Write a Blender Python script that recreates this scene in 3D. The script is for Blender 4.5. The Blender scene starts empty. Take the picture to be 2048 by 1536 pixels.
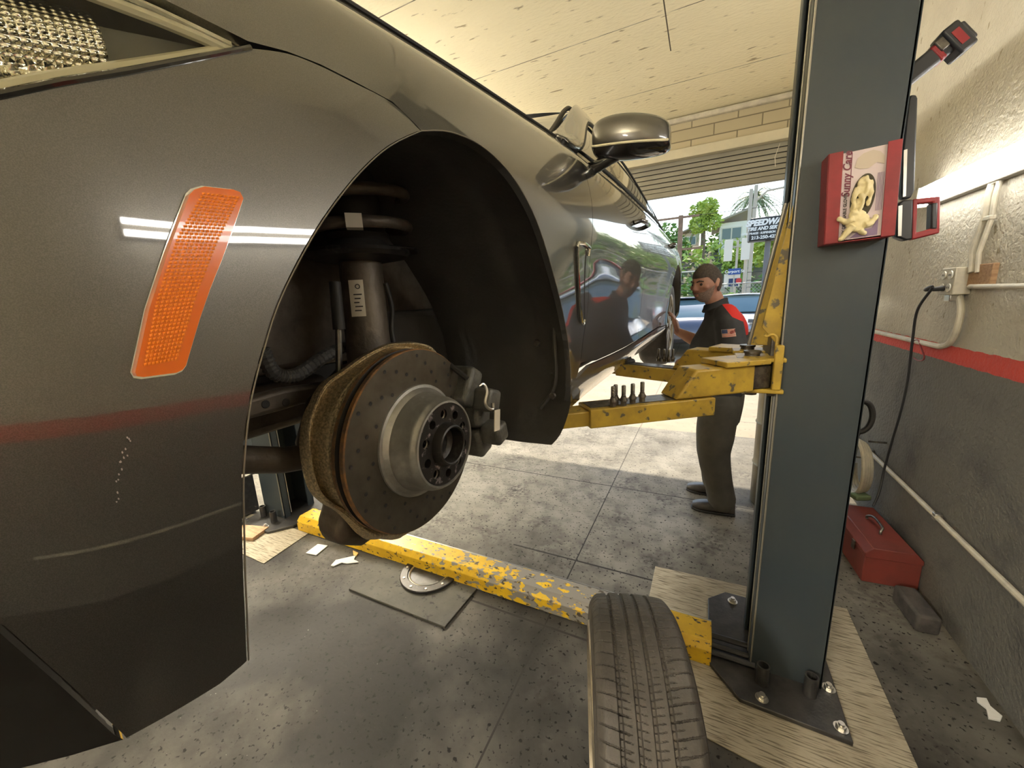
import bpy, bmesh, math, random
import numpy as np
from mathutils import Vector, Matrix, geometry, noise
random.seed(7)
C = bpy.context.scene.collection
sc = bpy.context.scene
PI = math.pi
# ---------------------------------------------------------------- camera
CAM_F = 769.0
_R = [[0.8970, 0.0500, -0.4380], [0.4390, -0.2090, 0.8740], [-0.0480, -0.9770, -0.2100]]
def _cambasis():
    c = np.array([1024., 768.]); V1 = np.array([1410., 583.]); N = np.array([1200., 4350.])
    ray = lambda p: np.array([(p[0]-c[0])/CAM_F, (p[1]-c[1])/CAM_F, 1.])
    D = ray(N); D /= np.linalg.norm(D)
    Y = ray(V1); Y = Y-D*(Y@D); Y /= np.linalg.norm(Y)
    X = np.cross(D, Y)
    if X[0] < 0: X = -X
    return np.array([X, Y, -D])
RW = _cambasis()
CAM = np.array([0., 0., 1.55])
cd = bpy.data.cameras.new('camera'); cam = bpy.data.objects.new('camera', cd); C.objects.link(cam)
cd.sensor_width = 36.0; cd.sensor_fit = 'HORIZONTAL'; cd.lens = CAM_F/2048*36.0
cd.clip_start = 0.02; cd.clip_end = 500
M3 = Matrix([[RW[i][0], -RW[i][1], -RW[i][2]] for i in range(3)])
cam.matrix_world = Matrix.Translation(CAM) @ M3.to_4x4()
sc.camera = cam
# survey helpers: turn a sight line measured in the photograph into a place on a known plane
def _ray(p): return RW @ np.array([(p[0]-1024)/CAM_F, (p[1]-768)/CAM_F, 1.])
def onz(px, py, z=0.): r = _ray((px, py)); return Vector(CAM+r*((z-1.55)/r[2]))
def onx(px, py, x): r = _ray((px, py)); return Vector(CAM+r*(x/r[0]))
def ony(px, py, y): r = _ray((px, py)); return Vector(CAM+r*(y/r[1]))
# ---------------------------------------------------------------- world, sun, exposure
sc.view_settings.view_transform = 'Standard'
sc.view_settings.look = 'None'
sc.view_settings.gamma = 1.0
sc.view_settings.use_curve_mapping = False
sc.view_settings.exposure = 0.85
w = bpy.data.worlds.new('world'); sc.world = w; w.use_nodes = True
nt = w.node_tree; bg = nt.nodes['Background']
sky = nt.nodes.new('ShaderNodeTexSky'); sky.sky_type = 'NISHITA'; sky.sun_disc = False
sky.sun_elevation = math.radians(42); sky.sun_rotation = math.radians(20); sky.air_density = 1.4; sky.dust_density = 1.0; sky.ozone_density = 1.5
nt.links.new(sky.outputs[0], bg.inputs[0]); bg.inputs[1].default_value = 0.20
sd = bpy.data.lights.new('sun', 'SUN'); sun = bpy.data.objects.new('sun', sd); C.objects.link(sun)
sd.energy = 3.8; sd.angle = math.radians(0.55); sd.color = (1.0, 0.86, 0.64)
# light travels from the street side (+y) down into the garage
_d = Vector((0.07, -0.743, -0.669)).normalized()
sun.rotation_euler = (-_d).to_track_quat('Z', 'Y').to_euler()
# unseen strip lamps added to brighten the room, and the wall lamp's tube glow
FILL_LAMPS = [(-1.2, -2.6), (-4.3, 1.9), (-4.3, 3.5)]
TUBE_GLOW = 11.0
FILL_GLOW = 350.0
# ---------------------------------------------------------------- materials
def mat(name, col, rough=0.6, metal=0.0, col2=None, nscale=8.0, namt=1.0, bump=0.0, bscale=60.0, coat=0.0, spec=0.5,
        emis=None, estr=0.0, trans=0.0, ior=1.45, stretch=None, nlo=0.4, nhi=0.6, rough2=None, detail=6):
    m = bpy.data.materials.new(name); m.use_nodes = True; t = m.node_tree; b = t.nodes['Principled BSDF']
    b.inputs['Base Color'].default_value = (*col, 1); b.inputs['Roughness'].default_value = rough
    b.inputs['Metallic'].default_value = metal; b.inputs['Specular IOR Level'].default_value = spec
    b.inputs['Coat Weight'].default_value = coat; b.inputs['Coat Roughness'].default_value = 0.03
    b.inputs['Transmission Weight'].default_value = trans; b.inputs['IOR'].default_value = ior
    if emis: b.inputs['Emission Color'].default_value = (*emis, 1); b.inputs['Emission Strength'].default_value = estr
    N = t.nodes.new; L = t.links.new
    tc = N('ShaderNodeTexCoord'); vec = tc.outputs['Object']
    if stretch:
        mp = N('ShaderNodeMapping'); mp.inputs['Scale'].default_value = stretch; L(vec, mp.inputs[0]); vec = mp.outputs[0]
    if col2 is not None:
        n = N('ShaderNodeTexNoise'); n.inputs['Scale'].default_value = nscale; n.inputs['Detail'].default_value = detail; n.inputs['Roughness'].default_value = 0.62
        L(vec, n.inputs['Vector'])
        r = N('ShaderNodeMapRange'); r.inputs['From Min'].default_value = nlo; r.inputs['From Max'].default_value = nhi
        L(n.outputs[0], r.inputs[0])
        mx = N('ShaderNodeMix'); mx.data_type = 'RGBA'; mx.inputs[6].default_value = (*col, 1); mx.inputs[7].default_value = (*col2, 1)
        L(r.outputs[0], mx.inputs[0]); L(mx.outputs[2], b.inputs['Base Color'])
        if rough2 is not None:
            r2 = N('ShaderNodeMapRange'); r2.inputs['To Min'].default_value = rough; r2.inputs['To Max'].default_value = rough2
            L(r.outputs[0], r2.inputs[0]); L(r2.outputs[0], b.inputs['Roughness'])
    if bump:
        n2 = N('ShaderNodeTexNoise'); n2.inputs['Scale'].default_value = bscale; n2.inputs['Detail'].default_value = 4
        L(vec, n2.inputs['Vector'])
        bp = N('ShaderNodeBump'); bp.inputs['Strength'].default_value = bump; bp.inputs['Distance'].default_value = 0.01
        L(n2.outputs[0], bp.inputs['Height']); L(bp.outputs[0], b.inputs['Normal'])
    return m
def overlay(m, col, fac_fn, rough=None):
    """mix another colour over a material; fac_fn(t, N, L) returns a socket 0..1"""
    t = m.node_tree; b = t.nodes['Principled BSDF']; N = t.nodes.new; L = t.links.new
    f = fac_fn(t, N, L)
    mx = N('ShaderNodeMix'); mx.data_type = 'RGBA'; mx.inputs[7].default_value = (*col, 1)
    s = b.inputs['Base Color']
    if s.is_linked: L(s.links[0].from_socket, mx.inputs[6])
    else: mx.inputs[6].default_value = s.default_value
    L(f, mx.inputs[0]); L(mx.outputs[2], s)
def fmath(t, op, a, b=None, c=None):
    n = t.nodes.new('ShaderNodeMath'); n.operation = op
    for i, v in enumerate((a, b, c)):
        if v is None: continue
        if isinstance(v, (int, float)): n.inputs[i].default_value = v
        else: t.links.new(v, n.inputs[i])
    return n.outputs[0]
def pos(t):
    g = t.nodes.new('ShaderNodeTexCoord'); s = t.nodes.new('ShaderNodeSeparateXYZ'); t.links.new(g.outputs['Object'], s.inputs[0]); return s.outputs
def noisef(t, scale, lo, hi, stretch=(1, 1, 1), detail=5):
    g = t.nodes.new('ShaderNodeTexCoord'); mp = t.nodes.new('ShaderNodeMapping'); mp.inputs['Scale'].default_value = stretch
    n = t.nodes.new('ShaderNodeTexNoise'); n.inputs['Scale'].default_value = scale; n.inputs['Detail'].default_value = detail
    r = t.nodes.new('ShaderNodeMapRange'); r.inputs['From Min'].default_value = lo; r.inputs['From Max'].default_value = hi
    t.links.new(g.outputs['Object'], mp.inputs[0]); t.links.new(mp.outputs[0], n.inputs['Vector']); t.links.new(n.outputs[0], r.inputs[0]); return r.outputs[0]
def lines_fac(axis, places, width, lo=None, hi=None, breakup=None):
    def f(t, N, L):
        p = pos(t); s = p[axis]; tot = None
        for q in places:
            d = fmath(t, 'ABSOLUTE', fmath(t, 'SUBTRACT', s, q)); k = fmath(t, 'LESS_THAN', d, width)
            tot = k if tot is None else fmath(t, 'MAXIMUM', tot, k)
        if lo is not None:
            o = p[1-axis]; tot = fmath(t, 'MULTIPLY', tot, fmath(t, 'MULTIPLY', fmath(t, 'GREATER_THAN', o, lo), fmath(t, 'LESS_THAN', o, hi)))
        if breakup: tot = fmath(t, 'MULTIPLY', tot, noisef(t, 3, breakup[0], breakup[1]))
        return tot
    return f
M = {}
M['paint'] = mat('car_paint', (.082, .078, .072), .36, .85, (.112, .106, .098), 1700, nlo=.40, nhi=.62, detail=1, coat=1.0)
def _flake():
    m = M['paint']; t = m.node_tree; b = t.nodes['Principled BSDF']
    n = t.nodes.new('ShaderNodeTexNoise'); n.inputs['Scale'].default_value = 900; n.inputs['Detail'].default_value = 2
    tc = t.nodes.new('ShaderNodeTexCoord'); t.links.new(tc.outputs['Object'], n.inputs['Vector'])
    bp = t.nodes.new('ShaderNodeBump'); bp.inputs['Strength'].default_value = .10; bp.inputs['Distance'].default_value = .0003
    t.links.new(n.outputs[0], bp.inputs['Height']); t.links.new(bp.outputs[0], b.inputs['Normal'])
_flake()
M['paint'].node_tree.nodes['Principled BSDF'].inputs['Coat IOR'].default_value = 1.75
M['lip'] = mat('panel_edge', (.20, .18, .15), .3, .5)  # light tone standing in for the reflection along the panel edges
M['gloss_black'] = mat('gloss_black', (.012, .011, .010), .12, 0, coat=1)
M['liner'] = mat('liner_plastic', (.050, .047, .043), .58, 0, (.075, .07, .064), 6, nlo=.45, nhi=.8, bump=.15, bscale=120)
M['chrome'] = mat('chrome', (.75, .74, .70), .08, 1)
M['glass_dark'] = mat('tinted_glass', (.03, .035, .03), .03, 0, coat=1, spec=.8)
M['clear'] = mat('clear_glass', (.92, .94, .9), .02, 0, trans=1.0, ior=1.3)
M['amber'] = mat('amber_lens', (.70, .13, .002), .2, 0, coat=.6)
M['amber_in'] = mat('amber_reflector', (.95, .24, .002), .4, .0, coat=.3)
M['rotor'] = mat('brushed_rotor_steel', (.17, .15, .115), .40, .85, (.115, .10, .078), 30, nlo=.3, nhi=.7)
M['rust'] = mat('rusty_rotor_edge', (.34, .17, .06), .7, .4, (.16, .10, .06), 40, bump=.3, bscale=150)
M['hat'] = mat('zinc_hat', (.44, .43, .40), .42, .75, (.34, .33, .30), 25)
M['black_steel'] = mat('blackened_steel', (.035, .032, .03), .38, .6, (.09, .08, .075), 50, nlo=.55, nhi=.75)
M['hubscr'] = mat('scratched_face', (.05, .045, .042), .38, .7, (.42, .36, .36), 70, nlo=.58, nhi=.68)
M['shield'] = mat('dust_shield_steel', (.36, .29, .18), .40, .85, (.80, .65, .40), 240, nlo=.38, nhi=.62, bump=.5, bscale=400)
M['caliper'] = mat('caliper_cast', (.10, .098, .088), .55, .6, (.17, .165, .15), 20, bump=.2, bscale=150)
M['under'] = mat('underbody_metal', (.13, .105, .08), .5, .4, (.07, .056, .044), 9, bump=.2)
M['rubber'] = mat('black_rubber', (.02, .018, .016), .6, 0)
M['tag'] = mat('paper_tag', (.62, .56, .46), .7)
M['tagtxt'] = mat('tag_print', (.05, .045, .04), .7)
M['yellow'] = mat('lift_yellow', (.50, .335, .045), .42, 0, (.38, .25, .04), 12, bump=.05)
overlay(M['yellow'], (.10, .085, .06), lambda t, N, L: noisef(t, 34, .60, .66))
M['beam'] = mat('worn_yellow_beam', (.74, .47, .02), .35, 0, (.62, .37, .02), 10)
def _wear(t, N, L):
    p = pos(t); a = noisef(t, 16, .50, .53, (.6, 1.6, 1.6), 8)
    g = t.nodes.new('ShaderNodeMapRange'); g.inputs['From Min'].default_value = -.4; g.inputs['From Max'].default_value = 1.0
    g.inputs['To Min'].default_value = .38; g.inputs['To Max'].default_value = .68
    t.links.new(p[0], g.inputs[0])
    n = N('ShaderNodeTexNoise'); n.inputs['Scale'].default_value = 20; n.inputs['Detail'].default_value = 9
    mp = N('ShaderNodeMapping'); mp.inputs['Scale'].default_value = (1, 1.6, 1.6); tc = N('ShaderNodeTexCoord')
    L(tc.outputs['Object'], mp.inputs[0]); L(mp.outputs[0], n.inputs['Vector'])
    k = fmath(t, 'SUBTRACT', fmath(t, 'SUBTRACT', g.outputs[0], fmath(t, 'MULTIPLY', fmath(t, 'LESS_THAN', p[2], .085), .07)), n.outputs[0]); r = N('ShaderNodeMapRange'); r.inputs['From Min'].default_value = 0; r.inputs['From Max'].default_value = .02
    L(k, r.inputs[0]); r.clamp = True
    end = fmath(t, 'LESS_THAN', p[0], 1.18)          # paint is whole again at the column end
    return fmath(t, 'MULTIPLY', r.outputs[0], end)
overlay(M['beam'], (.24, .22, .19), _wear)
overlay(M['beam'], (.07, .055, .035), lambda t, N, L: noisef(t, 34, .61, .65, (1, 1.5, 1.5), 6))
M['col'] = mat('column_charcoal', (.036, .047, .056), .38, 0, (.042, .051, .056), 3, bump=.03, bscale=200)
M['col_edge'] = mat('column_bare_edge', (.35, .33, .28), .4, .6)
M['plate'] = mat('base_plate_black', (.022, .021, .021), .32, 0, (.045, .042, .04), 15, bump=.08, bscale=90)
M['steel'] = mat('zinc_steel', (.62, .60, .56), .3, 1)
M['darksteel'] = mat('dark_steel', (.10, .09, .08), .4, .8, (.2, .18, .15), 40)
M['redp'] = mat('red_enamel', (.25, .022, .026), .45, 0, (.20, .02, .022), 12)
M['redtool'] = mat('toolbox_red', (.20, .040, .030), .5, 0, (.13, .035, .028), 7, nlo=.4, nhi=.8)
M['tubes'] = mat('fluorescent_tube', (1, 1, 1), .3, emis=(1.0, .97, .92), estr=TUBE_GLOW)
M['tubes2'] = mat('fluorescent_tube_warm', (1, 1, 1), .3, emis=(1.0, .94, .82), estr=FILL_GLOW)
M['white'] = mat('white_enamel', (.75, .72, .64), .45)
M['cream'] = mat('painted_conduit', (.60, .55, .43), .45, 0, (.48, .44, .35), 12)
M['blackp'] = mat('black_plastic', (.03, .03, .032), .4)
M['wood'] = mat('raw_wood', (.42, .26, .14), .7, 0, (.30, .17, .09), 5, stretch=(2, 14, 14))
M['block'] = mat('charred_wood_block', (.045, .04, .038), .8, 0, (.08, .07, .065), 14, bump=.3, bscale=40)
M['tire'] = mat('tire_rubber', (.054, .047, .040), .62, 0, (.08, .07, .06), 12, bump=.1, bscale=200)
M['rim'] = mat('alloy_rim', (.42, .38, .30), .35, .8, (.30, .26, .20), 12)
M['foliage'] = mat('foliage_leaf', (.30, .46, .08), .55, 0, (.52, .62, .16), 2.2, nlo=.35, nhi=.65)
M['foliage2'] = mat('foliage_dark', (.12, .24, .06), .55, 0, (.24, .38, .10), 2.5, nlo=.35, nhi=.65)
M['palm'] = mat('palm_leaf', (.14, .20, .07), .6, 0, (.24, .30, .13), 2)
M['bark'] = mat('bark', (.22, .17, .12), .9, 0, (.14, .11, .08), 10, bump=.4)
# ---------------------------------------------------------------- mesh helpers
def link(o, parent=None):
    C.objects.link(o)
    if parent is not None: o.parent = parent
    return o
def tag(o, label=None, cat=None, group=None, kind=None):
    if label: o['label'] = label
    if cat: o['category'] = cat
    if group: o['group'] = group
    if kind: o['kind'] = kind
    return o
def thing(name, label, cat, loc=(0, 0, 0), rz=0, group=None):
    o = bpy.data.objects.new(name, None); o.empty_display_size = .05; C.objects.link(o)
    o.location = loc; o.rotation_euler = (0, 0, rz); return tag(o, label, cat, group)
class MB:
    def __init__(s): s.v = []; s.f = []; s.mi = []
    def add(s, vs, fs, mi=0):
        b = len(s.v); s.v += [tuple(v) for v in vs]; s.f += [[i+b for i in f] for f in fs]; s.mi += [mi]*len(fs); return s
    def box(s, c, d, rot=None, mi=0, taper=1.0):
        x, y, z = d[0]/2, d[1]/2, d[2]/2; R = rot if rot is not None else Matrix.Identity(3); c = Vector(c)
        vs = []
        for sz, k in ((-1, 1.0), (1, taper)):
            for sx, sy in ((-1, -1), (1, -1), (1, 1), (-1, 1)): vs.append(c+R@Vector((sx*x*k, sy*y*k, sz*z)))
        return s.add(vs, [[3, 2, 1, 0], [4, 5, 6, 7], [0, 1, 5, 4], [1, 2, 6, 5], [2, 3, 7, 6], [3, 0, 4, 7]], mi)
    def prism(s, poly, a, n=None, mi=0):
        """poly: list of 3D points (planar, one side); extruded by vector a"""
        P = [Vector(p) for p in poly]; a = Vector(a); k = len(P)
        return s.add(P+[p+a for p in P], [list(range(k))[::-1], list(range(k, 2*k))]+[[i, (i+1) % k, k+(i+1) % k, k+i] for i in range(k)], mi)
    def tube(s, pts, r, n=12, mi=0, cap=True, closed=False):
        P = [Vector(p) for p in pts]; k = len(P); rr = r if isinstance(r, (list, tuple)) else [r]*k
        up = None; vs = []
        for i in range(k):
            if closed: t = P[(i+1) % k]-P[i-1]
            else: t = P[min(i+1, k-1)]-P[max(i-1, 0)]
            t.normalize()
            if up is None:
                up = Vector((0, 0, 1)) if abs(t.z) < .9 else Vector((1, 0, 0))
            a = t.cross(up)
            if a.length < 1e-6: a = t.cross(Vector((0, 1, 0)))
            a.normalize(); b = a.cross(t).normalized(); up = b
            for j in range(n):
                q = 2*PI*j/n; vs.append(P[i]+(a*math.cos(q)+b*math.sin(q))*rr[i])
        fs = []
        for i in range(k if closed else k-1):
            for j in range(n):
                i2 = (i+1) % k; fs.append([i*n+j, i*n+(j+1) % n, i2*n+(j+1) % n, i2*n+j])
        if cap and not closed: fs += [list(range(n))[::-1], list(range((k-1)*n, k*n))]
        return s.add(vs, fs, mi)
    def lathe(s, prof, origin=(0, 0, 0), axis=(0, 0, 1), n=48, mi=0, a0=0, a1=2*PI, mis=None):
        """prof: list of (r, h) along axis"""
        ax = Vector(axis).normalized(); u = ax.orthogonal().normalized(); w_ = ax.cross(u); o = Vector(origin)
        full = abs(a1-a0-2*PI) < 1e-6; m = n if full else n+1; vs = []
        for r, h in prof:
            for j in range(m):
                q = a0+(a1-a0)*j/n; vs.append(o+ax*h+(u*math.cos(q)+w_*math.sin(q))*r)
        for i in range(len(prof)-1):
            fs = []
            for j in range(n):
                j2 = (j+1) % m if full else j+1
                fs.append([i*m+j, i*m+j2, (i+1)*m+j2, (i+1)*m+j])
            b = 0
            if i == 0: s.add(vs, fs, mis[i] if mis else mi); base = len(s.v)-len(vs)
            else:
                s.f += [[q+base for q in f] for f in fs]; s.mi += [mis[i] if mis else mi]*len(fs)
        return s
    def grid(s, fn, nu, nv, mi=0, closeu=False):
        vs = [fn(i/(nu if closeu else nu-1), j/(nv-1)) for i in range(nu) for j in range(nv)]
        fs = []
        for i in range(nu if closeu else nu-1):
            for j in range(nv-1):
                i2 = (i+1) % nu; fs.append([i*nv+j, i2*nv+j, i2*nv+j+1, i*nv+j+1])
        return s.add(vs, fs, mi)
    def sphere(s, c, r, n=16, m=10, mi=0, rot=None):
        c = Vector(c); R = rot or Matrix.Identity(3); r = (r, r, r) if isinstance(r, (int, float)) else r; vs = [c+R@Vector((0, 0, r[2]))]
        for i in range(1, m):
            for j in range(n):
                a = PI*i/m; q = 2*PI*j/n; vs.append(c+R@Vector((r[0]*math.sin(a)*math.cos(q), r[1]*math.sin(a)*math.sin(q), r[2]*math.cos(a))))
        vs.append(c-R@Vector((0, 0, r[2]))); fs = [[0, 1+(j), 1+(j+1) % n] for j in range(n)]
        for i in range(m-2):
            for j in range(n): fs.append([1+i*n+j, 1+(i+1)*n+j, 1+(i+1)*n+(j+1) % n, 1+i*n+(j+1) % n])
        L_ = len(vs)-1; fs += [[L_, 1+(m-2)*n+(j+1) % n, 1+(m-2)*n+j] for j in range(n)]
        return s.add(vs, fs, mi)
    def build(s, name, mats, parent=None, smooth=35, bevel=0, seg=2, sub=0, recalc=True, weld=0):
        me = bpy.data.meshes.new(name); me.from_pydata(s.v, [], s.f)
        bm = bmesh.new(); bm.from_mesh(me)
        bm.faces.ensure_lookup_table()
        for i, f in enumerate(bm.faces): f.material_index = s.mi[i]
        if weld: bmesh.ops.remove_doubles(bm, verts=bm.verts, dist=weld)
        if recalc: bmesh.ops.recalc_face_normals(bm, faces=bm.faces)
        bm.to_mesh(me); bm.free()
        for m_ in (mats if isinstance(mats, (list, tuple)) else [mats]): me.materials.append(m_)
        o = bpy.data.objects.new(name, me); link(o, parent)
        if bevel:
            b = o.modifiers.new('b', 'BEVEL'); b.width = bevel; b.segments = seg; b.limit_method = 'ANGLE'; b.angle_limit = math.radians(35)
        if sub: q = o.modifiers.new('s', 'SUBSURF'); q.levels = sub; q.render_levels = sub
        if smooth:
            me.shade_smooth() if hasattr(me, 'shade_smooth') else None
            for p in me.polygons: p.use_smooth = True
            if not sub: me.set_sharp_from_angle(angle=math.radians(smooth))
        return o
def rotz(a): return Matrix.Rotation(a, 3, 'Z')
def text_mesh(name, body, size, m, parent, mat4, ext=.0008, shear=0, bold=0, spacing=1.0, align='CENTER', sx=1.0):
    cu = bpy.data.curves.new(name, 'FONT'); cu.body = body; cu.size = size; cu.extrude = ext; cu.shear = shear; cu.offset = bold
    cu.align_x = align; cu.align_y = 'CENTER'; cu.space_character = spacing
    tmp = bpy.data.objects.new('tmp', cu); C.objects.link(tmp); bpy.context.view_layer.update()
    dg = bpy.context.evaluated_depsgraph_get(); me = bpy.data.meshes.new_from_object(tmp.evaluated_get(dg))
    bpy.data.objects.remove(tmp); bpy.data.curves.remove(cu)
    me.name = name; me.transform(mat4 @ Matrix.Diagonal((sx, 1, 1, 1))); me.materials.clear(); me.materials.append(m)
    o = bpy.data.objects.new(name, me); return link(o, parent)
def frame(origin, xd, yd):
    x = Vector(xd).normalized(); z = x.cross(Vector(yd)).normalized(); y = z.cross(x)
    return Matrix(((x.x, y.x, z.x, origin[0]), (x.y, y.y, z.y, origin[1]), (x.z, y.z, z.z, origin[2]), (0, 0, 0, 1)))
def spline(pts, n=8, closed=False):
    P = [Vector(p) for p in pts]; out = []; k = len(P)
    for i in range(k if closed else k-1):
        g = lambda j: P[j % k] if closed else P[min(max(j, 0), k-1)]
        a, b, c, d = g(i-1), g(i), g(i+1), g(i+2)
        for j in range(n):
            t = j/n; out.append(.5*((2*b)+(c-a)*t+(2*a-5*b+4*c-d)*t*t+(3*b-a-3*c+d)*t**3))
    if not closed: out.append(P[-1])
    return out
# ---------------------------------------------------------------- the room
WX, YD, ZC = 1.06, 4.6, 3.27        # right wall, door plane, ceiling
def struct(name, mb, m, **k): return tag(mb.build(name, m, **k), kind='structure')
M['floor'] = mat('garage_concrete', (.225, .21, .18), .50, 0, (.165, .155, .135), 2.2, nlo=.35, nhi=.7, bump=.12, bscale=45, rough2=.68, spec=.16)
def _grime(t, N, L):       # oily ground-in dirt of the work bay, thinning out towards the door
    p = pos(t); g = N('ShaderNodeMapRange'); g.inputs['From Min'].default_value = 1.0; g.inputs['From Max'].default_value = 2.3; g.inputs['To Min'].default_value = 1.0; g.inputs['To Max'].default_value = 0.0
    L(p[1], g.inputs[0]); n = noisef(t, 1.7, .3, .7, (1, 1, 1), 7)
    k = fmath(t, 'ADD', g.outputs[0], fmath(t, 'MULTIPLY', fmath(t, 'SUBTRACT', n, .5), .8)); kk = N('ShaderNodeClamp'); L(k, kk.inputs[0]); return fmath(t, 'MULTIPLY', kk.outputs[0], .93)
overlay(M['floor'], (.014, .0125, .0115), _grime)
overlay(M['floor'], (.024, .022, .020), lambda t, N, L: fmath(t, 'MULTIPLY', noisef(t, 9, .45, .68, (1, 1, 1), 9), .42))
overlay(M['floor'], (.010, .008, .007), lambda t, N, L: noisef(t, 55, .60, .66, (1, 1, 1), 8))
overlay(M['floor'], (.035, .030, .026), lambda t, N, L: fmath(t, 'MULTIPLY', noisef(t, 3.2, .50, .75), noisef(t, 30, .4, .6)))
overlay(M['floor'], (.30, .29, .27), lambda t, N, L: noisef(t, 95, .73, .77))
overlay(M['floor'], (.03, .027, .024), lines_fac(0, [-.62, -4.2], .004))
overlay(M['floor'], (.03, .027, .024), lines_fac(1, [3.0], .005))
overlay(M['floor'], (.03, .027, .024), lines_fac(1, [1.46, 1.98], .006, -1.04, .1))
M['pave'] = mat('driveway_concrete', (.34, .285, .20), .7, 0, (.27, .22, .15), 1.5, nlo=.35, nhi=.65, bump=.1, bscale=50)
overlay(M['pave'], (.20, .16, .12), lambda t, N, L: noisef(t, 20, .62, .68, (1, 1, 1), 8))
overlay(M['pave'], (.16, .13, .1), lines_fac(0, [-.62, 2.4, -3.6], .008))
overlay(M['pave'], (.16, .13, .1), lines_fac(1, [5.2, 7.6], .01))
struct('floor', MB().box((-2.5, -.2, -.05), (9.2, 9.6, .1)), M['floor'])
struct('trim_1', MB().box((1.0, 25, -.06), (90, 40.8, .1)), M['pave']).name = 'floor_driveway'
M['wallr'] = mat('stucco_wall', (.56, .52, .42), .75, 0, (.49, .45, .36), 3, bump=.95, bscale=60)
def below(z, soft=.006, n=1.0):
    def f(t, N, L):
        p = pos(t); nn = N('ShaderNodeTexNoise'); nn.inputs['Scale'].default_value = 18; tc = N('ShaderNodeTexCoord'); L(tc.outputs['Object'], nn.inputs['Vector'])
        zz = fmath(t, 'ADD', p[2], fmath(t, 'MULTIPLY', fmath(t, 'SUBTRACT', nn.outputs[0], .5), .012))
        return fmath(t, 'LESS_THAN', zz, z)
    return f
overlay(M['wallr'], (.30, .25, .16), lambda t, N, L: noisef(t, 24, .66, .72, (1, 1, .6), 8))
overlay(M['wallr'], (.62, .075, .055), below(1.245))
overlay(M['wallr'], (.150, .143, .125), below(1.168))
overlay(M['wallr'], (.095, .09, .085), lambda t, N, L: fmath(t, 'MULTIPLY', below(1.168)(t, N, L), noisef(t, 5, .5, .75)))
struct('wall_right', MB().box((WX+.1, -.2, ZC/2), (.2, 9.6, ZC+.2)), M['wallr'])
M['wallo'] = mat('painted_block_wall', (.55, .50, .40), .8, 0, (.47, .42, .33), 2, bump=.3, bscale=40)
struct('wall_left', MB().box((-7.1, -.2, ZC/2), (.2, 9.6, ZC+.2)), M['wallo'])
struct('wall_back', MB().box((-3.0, -5.1, ZC/2), (8.6, .2, ZC+.2)), M['wallo'])
M['ceil'] = mat('board_formed_ceiling', (.92, .83, .58), .8, 0, (.88, .79, .54), 1.4, nlo=.3, nhi=.7, bump=.5, bscale=22, stretch=(1, 2.2, 1))
overlay(M['ceil'], (.42, .34, .20), lambda t, N, L: noisef(t, 7, .64, .70, (1, 3.5, 1), 9))
overlay(M['ceil'], (.16, .13, .08), lines_fac(1, [1.55, 2.15, 3.02, 3.95], .0035, None, None, (.3, .5)))
overlay(M['ceil'], (.10, .08, .05), lines_fac(0, [-.31], .004, 2.55, 3.45))
struct('ceiling', MB().box((-2.95, -.2, ZC+.1), (8.5, 9.8, .2)), M['ceil'])
# door wall: painted brick band, lintel, roller door
M['brick'] = bpy.data.materials.new('painted_brick'); M['brick'].use_nodes = True
_t = M['brick'].node_tree; _b = _t.nodes['Principled BSDF']; _b.inputs['Roughness'].default_value = .8
_br = _t.nodes.new('ShaderNodeTexBrick'); _br.inputs['Color1'].default_value = (.50, .43, .28, 1); _br.inputs['Color2'].default_value = (.42, .36, .23, 1); _br.inputs['Mortar'].default_value = (.20, .17, .11, 1)
_br.inputs['Scale'].default_value = 1.0; _br.inputs['Brick Width'].default_value = .40; _br.inputs['Row Height'].default_value = .105; _br.inputs['Mortar Size'].default_value = .005
_tc = _t.nodes.new('ShaderNodeTexCoord'); _sx = _t.nodes.new('ShaderNodeSeparateXYZ'); _cb = _t.nodes.new('ShaderNodeCombineXYZ')
_t.links.new(_tc.outputs['Object'], _sx.inputs[0]); _t.links.new(_sx.outputs[0], _cb.inputs[0]); _t.links.new(_sx.outputs[2], _cb.inputs[1]); _t.links.new(_cb.outputs[0], _br.inputs['Vector']); _t.links.new(_br.outputs[0], _b.inputs['Base Color'])
_bp = _t.nodes.new('ShaderNodeBump'); _bp.inputs['Strength'].default_value = .8; _bp.inputs['Distance'].default_value = .01; _t.links.new(_br.outputs['Fac'], _bp.inputs['Height']); _bp.invert = True; _t.links.new(_bp.outputs[0], _b.inputs['Normal'])
struct('wall_door', MB().box((-3.0, YD+.16, 3.12), (8.2, .2, .36)), M['brick'])
struct('wall_door_side', MB().box((-6.0, YD+.16, 1.48), (2.2, .2, 2.95)).box((1.16, YD+.16, 1.48), (.4, .2, 2.95)), M['wallo'])
struct('trim_1', MB().box((-2.0, YD+.07, 3.235), (6.2, .10, .05)).box((-2.0, YD+.10, 3.125), (6.2, .05, .03)), M['cream'], bevel=.008)
M['lintel'] = mat('lintel_paint', (.62, .56, .40), .6, 0, (.55, .5, .36), 3)
struct('trim_2', MB().box((-2.0, YD+.06, 2.915), (6.2, .16, .09)), M['lintel'], bevel=.005)
M['slat'] = mat('roller_door_steel', (.30, .28, .22), .5, .2, (.26, .24, .19), 3)
M['slatdark'] = mat('door_shadow_gap', (.05, .045, .04), .8)
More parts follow.
